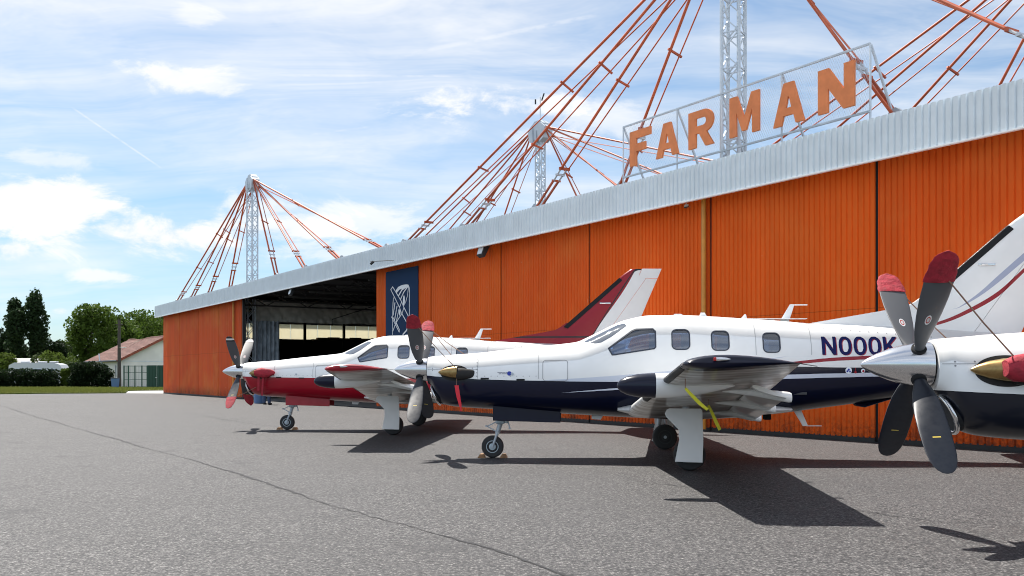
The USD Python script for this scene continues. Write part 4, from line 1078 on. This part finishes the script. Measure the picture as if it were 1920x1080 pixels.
# covers, ribbons and chocks
def blade_cover(A, k, r0_, label, ropes, crumple=.006, tail=0.0):
    o = thing('propeller_cover', label, 'propeller cover', (*A[0], 0), -A[1], 'red covers on propeller blades'); rs = np.linspace(r0_, 1.172, 12); rings = []
    for r in rs:
        c = np.interp(r, [.8, .96, 1.06, 1.12, 1.15, 1.172], [.240, .234, .212, .17, .118, .03]); t = np.interp(r, [.9, 1.1, 1.172], [.030, .024, .010])
        n_ = 24; u = np.arange(n_) * 2 * np.pi / n_; aa = math.radians(88); rr = 1 + .10 * (meshkit.noise(np.c_[np.cos(u) * 2, np.sin(u) * 2, np.full(n_, r * 22)], k) - .5)
        cx, cz = c / 2 * np.cos(u) * rr, t / 2 * np.sin(u) * (rr + .5 * (meshkit.noise(np.c_[u * 1.5, u * 0, np.full(n_, r * 30)], k + 5) - .5)); rings.append(np.stack([cx * math.sin(aa) - cz * math.cos(aa), cx * math.cos(aa) + cz * math.sin(aa), np.full(n_, r + tail * (r > 1.14))], 1))
    m = loft(rings); m.apply_transform(trimesh.transformations.rotation_matrix(math.radians(45 + 90 * k), (1, 0, 0))); m.apply_translation((HUBX, 0, HUBZ)); obj('sock', m, M['cloth_red'], o, smooth=50)
    th = math.radians(45 + 90 * k); e = np.array([HUBX + .06, -math.sin(th) * (r0_ + .02), HUBZ + math.cos(th) * (r0_ + .02)])
    for tgt in ropes: obj('cord', tube([e, (e + np.array(tgt)) / 2 + (0, 0, -.015), tgt], .006, 6), M['rope'], o)


# blades: k=0 points up and away from the camera is found from its angle (rotation about x carries +z towards -y)
ye = float(surf(1.0, 1.35)) + .12
blade_cover(A2, 0, .90, 'red cover on upper near blade of the navy bellied aeroplane', [(1.06, -ye, 1.42)])
blade_cover(A2, 3, .92, 'pinkish red cover on upper far blade of the navy bellied aeroplane', [(1.06, ye, 1.42), (1.15, .28, 1.62)])
blade_cover(A1, 0, .88, 'large dark red cover on upper near blade at the right edge', [(1.06, -ye, 1.42)])
blade_cover(A1, 3, .92, 'large pinkish red cover on upper far blade at the right edge', [(1.06, ye, 1.42)])
blade_cover(A3, 1, .86, 'red cover with cord on lower near blade of the red bellied aeroplane', [(.95, -.30, 1.05)], tail=.05)
blade_cover(A3, 2, .80, 'red cover on lower far blade of the red bellied aeroplane', [(.95, .30, 1.05)], tail=.03)


def exhaust_cover(A, label, y, tail):
    o = thing('exhaust_cover', label, 'exhaust cover', (*A[0], 0), -A[1], 'red exhaust covers'); rings = []
    for i, (x, w, h) in enumerate(((.95, .07, .08), (1.02, .10, .10), (1.12, .112, .11), (1.22, .105, .095), (1.32, .08, .075), (1.40, .055, .05), (1.43, .02, .02))):
        n_ = 26; t = np.arange(n_) * 2 * np.pi / n_; rr = 1 + .35 * (meshkit.noise(np.c_[np.cos(t) * 2.2, np.sin(t) * 2.2, np.full(n_, i * 1.3)], 3) - .5); rings.append(np.stack([np.full(n_, x), y + h * np.cos(t) * rr * .9, 1.37 + w * np.sin(t) * rr], 1))
    obj('bag', loft(rings), M['cloth_red'], o, smooth=50)
    if tail:
        obj('strap', cat_([bar((1.05, y - .02, 1.30), (1.03, y + .02, .95), .05, .012, (0, 1, 0)), bar((1.16, y - .02, 1.28), (1.10, y + .06, .83), .04, .012, (0, 1, 0))]), M['cloth_red'], o)


exhaust_cover(A3, 'crumpled red bag over the exhaust of the red bellied aeroplane', -ye - .03, True)
exhaust_cover(A1, 'red bag over the exhaust of the aeroplane at the right edge', -ye - .03, False)


def ribbon(A, name, label, cat, pts, w, mat, wdir=(1, 0, 0), grp=None):
    o = thing(name, label, cat, (*A[0], 0), -A[1], grp); p = np.array(pts, float); L = np.linspace(0, 1, 24); f = [PchipInterpolator(np.linspace(0, 1, len(p)), p[:, i]) for i in range(3)]; c = np.stack([q(L) for q in f], 1)
    wd = np.array(wdir, float)[None, :] * np.interp(L, np.linspace(0, 1, len(w)), w)[:, None] / 2; nrm = np.cross(np.gradient(c, axis=0), wd); nrm /= np.linalg.norm(nrm, axis=1)[:, None]; n = len(c); k = np.arange(n)
    rings = [np.stack([c[i] - wd[i] - nrm[i] * .002, c[i] + wd[i] - nrm[i] * .002, c[i] + wd[i] + nrm[i] * .002, c[i] - wd[i] + nrm[i] * .002]) for i in k]
    obj('ribbon', loft(rings), mat, o); obj('cord', rod(p[0], p[0] + (0, 0, .10), .004), M['rope'], o); return o


ribbon(A2, 'warning_streamer', 'red warning streamer hanging from the exhaust of the navy bellied aeroplane', 'streamer', [(1.08, -.60, 1.16), (1.105, -.605, 1.0), (1.135, -.60, .86), (1.15, -.60, .76)], [.062, .06, .04, .012], M['redribbon'])


def at(A, px, py, y):
    (X, D0), yaw = A; c, s = math.cos(math.radians(yaw)), math.sin(math.radians(yaw)); k = (px - 960) / FPX; x = (k * (D0 + y * c) - X - y * s) / (c + k * s); D = D0 - x * s + y * c; return np.array([x, y, CAMH + (HOR - py) * D / FPX])


ys_ = -5.4
ribbon(A2, 'warning_streamer', 'long yellow streamer blown sideways under the navy wing tip', 'streamer', [at(A2, 1285, 728, ys_), at(A2, 1300, 744, ys_), at(A2, 1313, 757, ys_), at(A2, 1327, 768, ys_)], [.028, .036, .036, .03], M['yellow'], (.75, 0, .66), 'yellow streamers under the wing')
ribbon(A2, 'warning_streamer', 'yellow streamer hanging down behind the white gear door', 'streamer', [at(A2, 1328, 760, -3.0), at(A2, 1336, 776, -3.0), at(A2, 1343, 792, -3.0), at(A2, 1350, 806, -3.0)], [.03, .04, .045, .04], M['yellow'], (.85, 0, .5), 'yellow streamers under the wing')


def chock(A, x, y, label, l=.10):
    p = world(A, (x, y, 0)); o = thing('wheel_chock', label, 'wheel chock', (p[0], p[1], .001), -A[1], 'wooden wheel chocks')
    obj('block', hull([(-.06, -l, 0), (.06, -l, 0), (-.06, l, 0), (.06, l, 0), (-.02, -l, .06), (.03, -l, .06), (-.02, l, .06), (.03, l, .06)]), M['wood'], o); obj('handle', rod((0, -l - .02, .03), (0, l + .02, .03), .008), M['rope'], o)


chock(A2, 1.41, 0, 'brown wooden chock before the nose wheel of the navy bellied aeroplane'); chock(A2, 1.76, 0, 'brown wooden chock behind the nose wheel of the navy bellied aeroplane')
chock(A3, 1.40, 0, 'dark wooden chock before the nose wheel of the red bellied aeroplane'); chock(A3, 1.77, 0, 'wooden chock behind the nose wheel of the red bellied aeroplane')

# ------------------------------------------------------------------ person and bin behind the red aeroplane
def person():
    q = gpt(500, 758.5); r = thing('person', 'person in blue jeans and dark shoes standing behind the red aeroplane', 'person', (q[0], q[1], 0), 160)
    def body(chains, res=.03):
        tot = None
        for ch in chains:
            for (a, ra), (b, rb) in zip(ch[:-1], ch[1:]):
                h = m3.Manifold.batch_hull([m3.Manifold.sphere(ra, 16).translate(a), m3.Manifold.sphere(rb, 16).translate(b)]); tot = h if tot is None else tot + h
        mm = tot.refine_to_length(res).to_mesh(); t = trimesh.Trimesh(mm.vert_properties[:, :3], mm.tri_verts, process=True); trimesh.smoothing.filter_taubin(t, iterations=8); return t
    legs = [[((s * .09, 0, .92), .105), ((s * .115, .01, .50), .072), ((s * .13, -.01, .10), .058)] for s in (-1, 1)]
    arms = [[((s * .17, 0, 1.40), .06), ((s * .235, .01, 1.13), .046), ((s * .235, -.07, .90), .034), ((s * .23, -.10, .80), .030)] for s in (-1, 1)]
    fingers = [[((s * (.215 + .018 * k), -.11, .79), .011), ((s * (.215 + .018 * k), -.125 - .004 * k, .735), .009), ((s * (.214 + .018 * k), -.118, .70), .008)] for s in (-1, 1) for k in range(4)] + [[((s * .205, -.13, .81), .012), ((s * .19, -.155, .765), .009)] for s in (-1, 1)]
    torso = [[((0, 0, .95), .135), ((0, 0, 1.15), .125), ((0, 0, 1.36), .14)], [((-.15, 0, 1.40), .07), ((.15, 0, 1.40), .07)], [((0, 0, 1.42), .06), ((0, -.01, 1.55), .055)], [((0, -.01, 1.60), .075), ((0, .0, 1.68), .09)], [((0, -.09, 1.615), .018), ((0, -.085, 1.645), .012)]]
    obj('body', body(arms + fingers + torso[2:], .015), M['skin'], r, smooth=True)
    obj('trousers', body([[(p, ra + .012) for p, ra in l] for l in legs] + [[((-.07, 0, .95), .125), ((.07, 0, .95), .125)]]), M['jeans'], r, smooth=True)
    obj('jacket', body([[(p, ra + .014) for p, ra in a[:3]] for a in arms] + [[(p, ra + .015) for p, ra in t] for t in torso[:2]]), M['shirt'], r, smooth=True)
    for s in (-1, 1): obj('shoe', body([[((s * .13, .03, .045), .045), ((s * .14, -.15, .035), .036)]], .015), M['black'], r, smooth=True)
    obj('hair', body([[((0, .025, 1.70), .088), ((0, .03, 1.66), .082)]]), M['hair'], r, smooth=True)


person()
q = gpt(487, 757); b_ = thing('bin', 'blue plastic drum standing behind the red aeroplane nose', 'bin', (q[0] - .1, q[1] + .4, 0))
obj('drum', revolve([(0, .24), (.05, .26), (.3, .27), (.32, .285), (.34, .27), (.6, .27), (.62, .285), (.64, .27), (.82, .26), (.85, .24)], 24, 'z'), M['binblue'], b_, smooth=40); obj('lid', revolve([(.85, .25), (.88, .25), (.89, .2)], 24, 'z'), M['binblue'], b_)

# ------------------------------------------------------------------ beyond the apron: house, fence, pole, caravan, hedges, trees
def dist(px, D, z=0.0): return np.array([(px - 960) / FPX * D, D, z])


def house():
    C = np.array([-40.3, 101.7]); a = np.array([-.6, .8]); b = np.array([.8, .6]); L, Wd, ez, rz_ = 12.5, 8.7, 3.05, 5.32
    h = thing('house', 'small white house with a sagging red tiled roof beside the hangar', 'house')
    P = lambda u, v, z: np.array([*(C + a * u + b * v), z])
    def quad_wall(poly, f, th):
        m = trimesh.creation.extrude_polygon(poly, th, engine='earcut'); V = np.array([f(*q) for q in m.vertices]); m = trimesh.Trimesh(V, m.faces, process=False)
        if m.volume < 0: m.invert()
        return m
    wins = [sbox(1.7, 1.0, 2.25, 2.35), sbox(4.9, .9, 5.6, 2.35), sbox(8.0, 1.0, 8.6, 2.3)]
    sidew = obj('wall', quad_wall(sbox(0, 0, L, ez).difference(unary_union(wins)), lambda u, z, w: P(u, w, z), .22), M['plaster'], h)
    for w_ in wins:
        x0, y0, x1, y1 = w_.bounds; f = obj('window', cat_([quad_wall(w_.difference(w_.buffer(-.07, join_style=2)), lambda u, z, w: P(u, w + .06, z), .06), quad_wall(sbox((x0 + x1) / 2 - .03, y0, (x0 + x1) / 2 + .03, y1), lambda u, z, w: P(u, w + .07, z), .04)]), M['greysteel'], h)
        obj('pane', quad_wall(w_.buffer(-.06), lambda u, z, w: P(u, w + .09, z), .01), M['gasket'], f)
    obj('wall', quad_wall(Polygon([(0.23, 0), (Wd, 0), (Wd, ez), (Wd / 2, rz_ - .08), (0.23, ez)]), lambda v, z, w: P(w, v, z), .2), M['plaster'], h)
    obj('wall', quad_wall(Polygon([(0.23, 0), (Wd, 0), (Wd, ez), (Wd / 2, rz_ - .08), (0.23, ez)]), lambda v, z, w: P(L - w, v, z), .2), M['plaster'], h)
    obj('wall', quad_wall(sbox(0.2, 0, L - .2, ez), lambda u, z, w: P(u, Wd - w, z), .2), M['plaster'], h)
    obj('string_course', quad_wall(sbox(.1, 2.72, Wd - .1, 2.79), lambda v, z, w: P(-.03 + w, v, z), .028), M['greysteel'], h)
    slope = math.hypot(Wd / 2, rz_ - ez); sag = lambda u: -.16 * math.exp(-((u - 8.2) / 2.0) ** 2)
    deck = obj('roof', cat_([hull([P(u, v, z + dz) for u in (-.38, L + .28) for v, z in ((v0, ez - .26), (Wd / 2, rz_ - .02)) for dz in (-.03, -.10)]) for v0 in (-.45, Wd + .45)]), M['bark'], h)
    nr, ncol = 17, 26                                                # courses of tiles on the two slopes
    for side in (0, 1):
        for i in range(nr):
            v0, v1 = -.5 + i * (Wd / 2 + .5) / nr, -.5 + (i + 1) * (Wd / 2 + .5) / nr + .08; zf = lambda v: ez - .27 + (rz_ - ez + .27) * (v + .5) / (Wd / 2 + .5) + .04; us = np.linspace(-.45, L + .35, ncol * 4 + 1)
            rows = []
            for (vv, dz) in ((v0, .05), (v1, .0)):
                rows.append(np.array([P(u, vv if side == 0 else Wd - vv, zf(vv) + dz + .035 * abs(math.sin(k * math.pi / 4)) + sag(u) * (vv + .5) / (Wd / 2 + .5)) for k, u in enumerate(us)]))
            n = len(us); V = np.vstack([rows[0], rows[1], rows[0] - (0, 0, .05)]); k = np.arange(n - 1); f = np.vstack([np.stack([k, k + 1, k + 1 + n], 1), np.stack([k, k + 1 + n, k + n], 1), np.stack([k, k + 2 * n, k + 1 + 2 * n], 1), np.stack([k, k + 1 + 2 * n, k + 1], 1)])
            obj('tile_course', trimesh.Trimesh(V, f, process=False), M['tile'], deck)
    obj('ridge', tube([P(u, Wd / 2, rz_ + .06 + sag(u)) for u in np.linspace(-.45, L + .35, 24)], .11), M['tile'], deck, smooth=50)
    obj('barge_board', cat_([bar(P(-.42, -.5, ez - .34), P(-.42, Wd / 2, rz_ - .08), .05, .24), bar(P(-.42, Wd + .5, ez - .34), P(-.42, Wd / 2, rz_ - .08), .05, .24)]), M['bargered'], h)
    obj('gutter', rod(P(-.4, -.56, ez - .28), P(L + .3, -.56, ez - .28), .065), M['slate'], h)
    obj('flue_pipe', tube([P(5.6, -.1, ez - .9), P(5.6, -.35, ez - .55), P(5.9, -.6, ez - .2), P(6.0, -.65, ez + .55)], .07), M['greysteel'], h, smooth=50)
    obj('purlin_end', bar(P(-.45, 2.1, ez + .95), P(-.1, 2.1, ez + .95), .16, .18), M['wood'], h)


M['bargered'] = plain('barge_board_red', (.22, .05, .025), .7, vary=.2)
house()


def fence():
    p0, p1 = np.array([dist(232.5, 97.5)[0], 97.5]), np.array([dist(312, 95.5)[0], 95.5]); f = thing('fence', 'dark green metal fence with slim posts before the white house', 'fence'); ps = [232.5, 241, 253, 266, 276]
    X = lambda px: np.array([*dist(px, 97.5)[:2]]); hgt = 2.25
    for px in ps:
        c = X(px); obj('post', bx(c[0] - .05, c[0] + .05, c[1] - .05, c[1] + .05, 0, hgt), M['fencegreen'], f)
    for a, b in zip(ps[:-1], ps[1:]):
        A_, B_ = X(a), X(b); mm = []
        for z in (.12, .85, 1.58, hgt - .05): mm.append(bar((*A_, z), (*B_, z), .02, .045))
        for u in np.linspace(0, 1, 12)[1:-1]:
            c = A_ + (B_ - A_) * u; mm.append(bx(c[0] - .004, c[0] + .004, c[1] - .004, c[1] + .004, .12, hgt - .05))
        obj('fence_panel', cat_(mm), M['fencegreen'], f)
    A_, B_ = X(276), X(313)
    g_ = thing('gate', 'solid dark green metal gate between the fence and the hangar', 'gate')
    for k in range(2):
        a_, b_ = A_ + (B_ - A_) * (k / 2 + .012), A_ + (B_ - A_) * ((k + 1) / 2 - .012); obj('gate_leaf', bar((*a_, 1.2), (*b_, 1.2), .05, 2.15), M['fencegreen'], g_)
        for u in np.linspace(.03, .97, 7): c = a_ + (b_ - a_) * u; obj('rib', bx(c[0] - .03, c[0] + .03, c[1] - .07, c[1] - .026, .16, 2.24), M['fencegreen'], g_)
    c = A_ + (B_ - A_) * .47; obj('gate_handle', rounded((c[0], c[1] - .09, 1.05), (.16, .05, .06), .015), M['alu'], g_)


fence()
pp = dist(223.5, 99.5); pole = thing('utility_pole', 'dark wooden utility pole in front of the white house', 'pole', pp)
obj('pole_shaft', rod((0, 0, 0), (0, 0, 6.9), .20, .13, 12), M['polewood'], pole, smooth=40); obj('insulator', rod((.05, -.1, 4.05), (.75, -.1, 4.08), .03), M['alu'], pole); obj('cross_arm', bar((-.35, 0, 6.4), (.35, 0, 6.4), .08, .1), M['polewood'], pole)
wt = np.linspace(0, 1, 16); wa, wb = pp + (0, 0, 5.75), dist(300, 118, 7.2); obj('wire', tube([wa + (wb - wa) * t - (0, 0, 1.0 * 4 * t * (1 - t)) for t in wt], .022, 5), M['greysteel'], pole)
q = dist(216, 99.0); bn2 = thing('bin', 'grey blue bin beside the utility pole', 'bin', q); obj('bin_body', hull([(-.25, -.25, 0), (.25, -.25, 0), (-.25, .25, 0), (.25, .25, 0), (-.32, -.3, .95), (.32, -.3, .95), (-.32, .3, .95), (.32, .3, .95)]), M['binblue'], bn2); obj('lid', rounded((0, 0, .99), (.68, .66, .07), .02), M['slate'], bn2)


def caravan():
    D = 106; x0, x1 = dist(18, D)[0], dist(117, D)[0]; c = thing('caravan', 'long white caravan half hidden behind the dark hedge', 'caravan', ((x0 + x1) / 2, D, 0), 4); L = (x1 - x0)
    prof = Polygon([(-L / 2, .55), (L / 2 - .1, .55), (L / 2, .8), (L / 2 - .05, 1.7), (L / 2 - .45, 2.35), (L / 2 - .9, 2.5), (-L / 2 + .6, 2.55), (-L / 2 + .1, 2.3)]).buffer(.1, quad_segs=4)
    obj('body', prism(prof, 2.2, lambda u, v, w: np.stack([u, w, v])), M['caravan'], c, smooth=30)
    for u, w_ in ((-1.7, .9), (.1, 1.0), (L / 2 - 1.15, .6)):
        f = obj('window', prism(rrect(u - w_ / 2, u + w_ / 2, 1.45, 2.0, .08), .04, lambda a, b, w: np.stack([a, w - .03, b])), M['greysteel'], c); obj('pane', prism(rrect(u - w_ / 2 + .05, u + w_ / 2 - .05, 1.5, 1.95, .06), .02, lambda a, b, w: np.stack([a, w - .05, b])), M['gasket'], f)
    for u in (-1.5, .3, 1.5): obj('roof_vent', rounded((u, 1.0, 2.72), (.75, .7, .18), .06), M['caravan'], c, smooth=40)
    wheel(c, 'road_wheel', (.4, .15, .32), .32, .2, False); obj('chassis', bx(-L / 2 + .2, L / 2 - .2, .3, 1.9, .38, .56), M['darksteel'], c)


caravan()
q = dist(44, 128); sh_ = thing('shed', 'low building with a dark slate roof behind the caravan', 'shed', q); obj('wall', bx(-2.6, 2.6, 0, 4, 0, 2.2), M['plaster'], sh_); obj('roof', hull([(-3, -.3, 2.2), (3, -.3, 2.2), (-3, 4.3, 2.2), (3, 4.3, 2.2), (-2.2, 2, 3.55), (2.2, 2, 3.55)]), M['slate'], sh_)


def leaves(blobs, n, size, seed, inner=.35, flat=.0):
    """Leaf clumps: n small faces spread through ellipsoids (centre, radii), denser near their skins."""
    r = np.random.default_rng(seed); vol = np.array([np.prod(b[1]) ** .67 for b in blobs]); pick = r.choice(len(blobs), n, p=vol / vol.sum()); C = np.array([b[0] for b in blobs])[pick]; R = np.array([b[1] for b in blobs])[pick]
    d = r.normal(size=(n, 3)); d /= np.linalg.norm(d, axis=1)[:, None]; rad = 1 - inner * r.random(n) ** 1.5; clump = .80 + .42 * meshkit.noise(C * 1.7 + d * 3.1, seed) ; P_ = C + d * R * (rad * clump)[:, None]
    P_ = P_[P_[:, 2] > .08]; n = len(P_); u = r.normal(size=(n, 3)); u /= np.linalg.norm(u, axis=1)[:, None]; w = np.cross(u, r.normal(size=(n, 3))); w /= np.linalg.norm(w, axis=1)[:, None]; s = size * r.uniform(.55, 1.3, n)[:, None]
    V = np.stack([P_ - u * s * .5, P_ + w * s * .32, P_ + u * s * .5, P_ - w * s * .32], 1).reshape(-1, 3); k = np.arange(n) * 4; return trimesh.Trimesh(V, np.vstack([np.stack([k, k + 1, k + 2], 1), np.stack([k, k + 2, k + 3], 1)]), process=False)


def tree(name, label, c, blobs, n, size, mat, seed, trunk=.25, grp=None, th=None):
    o = thing(name, label, 'tree' if 'tree' in name else ('hedge' if 'hedge' in name else 'bush'), c, 0, grp); top = max(b[0][2] for b in blobs)
    wood = [rod((0, 0, 0), (0, 0, top), trunk, trunk * .25, 9)]; r = np.random.default_rng(seed)
    for b in blobs[::max(1, len(blobs) // 8)]: wood.append(rod((0, 0, min(b[0][2] * .6, top * .7)), b[0], trunk * .4, trunk * .12, 6))
    obj('trunk' if 'hedge' not in name else 'stems', cat_(wood), M['bark'], o); obj('crown' if 'hedge' not in name else 'foliage', leaves(blobs, n, size, seed), mat, o)


def column(w, h, n, seed, z0=.6, taper=True):
    r = np.random.default_rng(seed); out = []
    for i in range(n):
        z = z0 + (h - z0) * (i + .5) / n; k = math.sin(math.pi * min(1, (.16 + .84 * (1 - (z - z0) / (h - z0)) ** .75))) if taper else 1; k = max(k, .32); rr = w / 2 * k * r.uniform(.55, .8)
        out.append((np.array([r.normal(0, w * .13 * k), r.normal(0, w * .13 * k), z]), np.array([rr, rr, rr * r.uniform(.9, 1.6)])))
    return out


tree('poplar_tree', 'dark upright poplar, left one of the pair against the sky', dist(29, 140), column(3.3, 11.7, 26, 11), 5200, .42, M['leaf_poplar'], 1, .3, 'pair of poplars')
tree('poplar_tree', 'dark upright poplar, taller right one of the pair', dist(67, 141), column(3.5, 12.9, 28, 12), 6000, .42, M['leaf_poplar'], 2, .3, 'pair of poplars')


def dome_tree(w, h, n, seed, z0=2.5):
    r = np.random.default_rng(seed); out = []
    for i in range(n):
        th = r.uniform(0, 2 * np.pi); z = r.uniform(z0, h - w * .18); k = math.sqrt(max(.08, 1 - max(0, (z - h * .52) / (h * .5)) ** 2.2)); rad = w * .34 * k * math.sqrt(r.random()); rr = w * r.uniform(.13, .21)
        out.append((np.array([rad * math.cos(th), rad * math.sin(th), z]), np.array([rr, rr, rr * 1.05])))
    return out


for i, (px, D, w, ty, lab, mt) in enumerate(((172, 128, 7.6, 563, 'large rounded green tree, nearest of the row beside the house', 'leaf_plane'), (212, 136, 8.6, 575, 'rounded tree second in the row, above the house roof left end', 'leaf_plane'), (244, 144, 9.0, 578, 'rounded tree third in the row, behind the utility wire', 'leaf_plane'),
                                             (273, 150, 8.6, 580, 'bright green rounded tree fourth in the row above the red roof', 'leaf_plane'), (300, 156, 8.0, 584, 'darker tree last in the row, touching the hangar corner', 'leaf_mid'))):
    h = CAMH + (HOR - ty) * D / FPX; tree('round_tree', lab, dist(px, D), dome_tree(w, h, 40, 40 + i, 1.2), 11000, .42, M[mt], 40 + i, .3, 'row of rounded trees')
for i, (px, D, w, ty, lab, mt) in enumerate(((-6, 150, 7, 617, 'dark tree at the left edge before the poplars', 'leaf_dark'), (20, 158, 7, 640, 'low dark tree under the poplars', 'leaf_dark'), (100, 165, 6, 634, 'small dark tree between the poplars and the round trees', 'leaf_dark'), (122, 175, 6, 637, 'small green tree close to the left of the round trees', 'leaf_mid'), (52, 170, 8, 655, 'dark tree filling the gap behind the slate roof', 'leaf_dark'))):
    h = CAMH + (HOR - ty) * D / FPX; tree('far_tree', lab, dist(px, D), dome_tree(w, h, 26, 60 + i, .8), 6500, .5, M[mt], 60 + i, .25, 'trees in the far left background')
for i, (px, D, w, ty, lab, mt) in enumerate(((110, 118, 5.2, 656, 'large light green shrub behind the caravan end', 'leaf_lime'), (78, 122, 4.4, 664, 'pale green shrub above the caravan roof', 'leaf_mid'), (10, 116, 3.6, 657, 'light green shrub at the left edge behind the caravan', 'leaf_lime'), (127, 101, 1.6, 690, 'small yellow green bush between the two hedges', 'leaf_lime'), (140, 112, 3.6, 676, 'green shrub behind the right hedge', 'leaf_mid'), (118, 112, 3.4, 684, 'dark shrub low behind the yellow bush', 'leaf_dark'))):
    h = CAMH + (HOR - ty) * D / FPX; tree('shrub', lab, dist(px, D), dome_tree(w, h, 18, 80 + i, .4), 4200, .30, M[mt], 80 + i, .08, 'shrubs by the caravan')


def hedge(label, x0, x1, D, dep, tops, seed, mat):
    r = np.random.default_rng(seed); X0, X1 = dist(x0, D)[0], dist(x1, D)[0]; c = (X0 + X1) / 2; bl = []
    for x in np.linspace(X0, X1, int((X1 - X0) / .45) + 1):
        hh = np.interp(x, np.linspace(X0, X1, len(tops)), [CAMH + (HOR - t) * D / FPX for t in tops]) * r.uniform(.90, 1.04)
        for z in np.linspace(.3, hh - .35, 5): bl.append((np.array([x - c, r.uniform(-dep / 3, dep / 3), z]), np.array([.5, dep * .45, .48]) * r.uniform(.8, 1.1)))
    tree('hedge', label, (c, D, 0), bl, 9000, .22, mat, seed, .06, 'dark hedges along the grass')


hedge('long dark hedge in front of the white caravan', -12, 104, 100.5, 1.4, (690, 694, 690, 692, 693, 691, 696), 90, M['leaf_dark'])
hedge('tall dark hedge between the yellow bush and the white house', 139, 204, 100.0, 1.6, (680, 679, 684, 683, 677, 686, 694), 91, M['leaf_dark'])
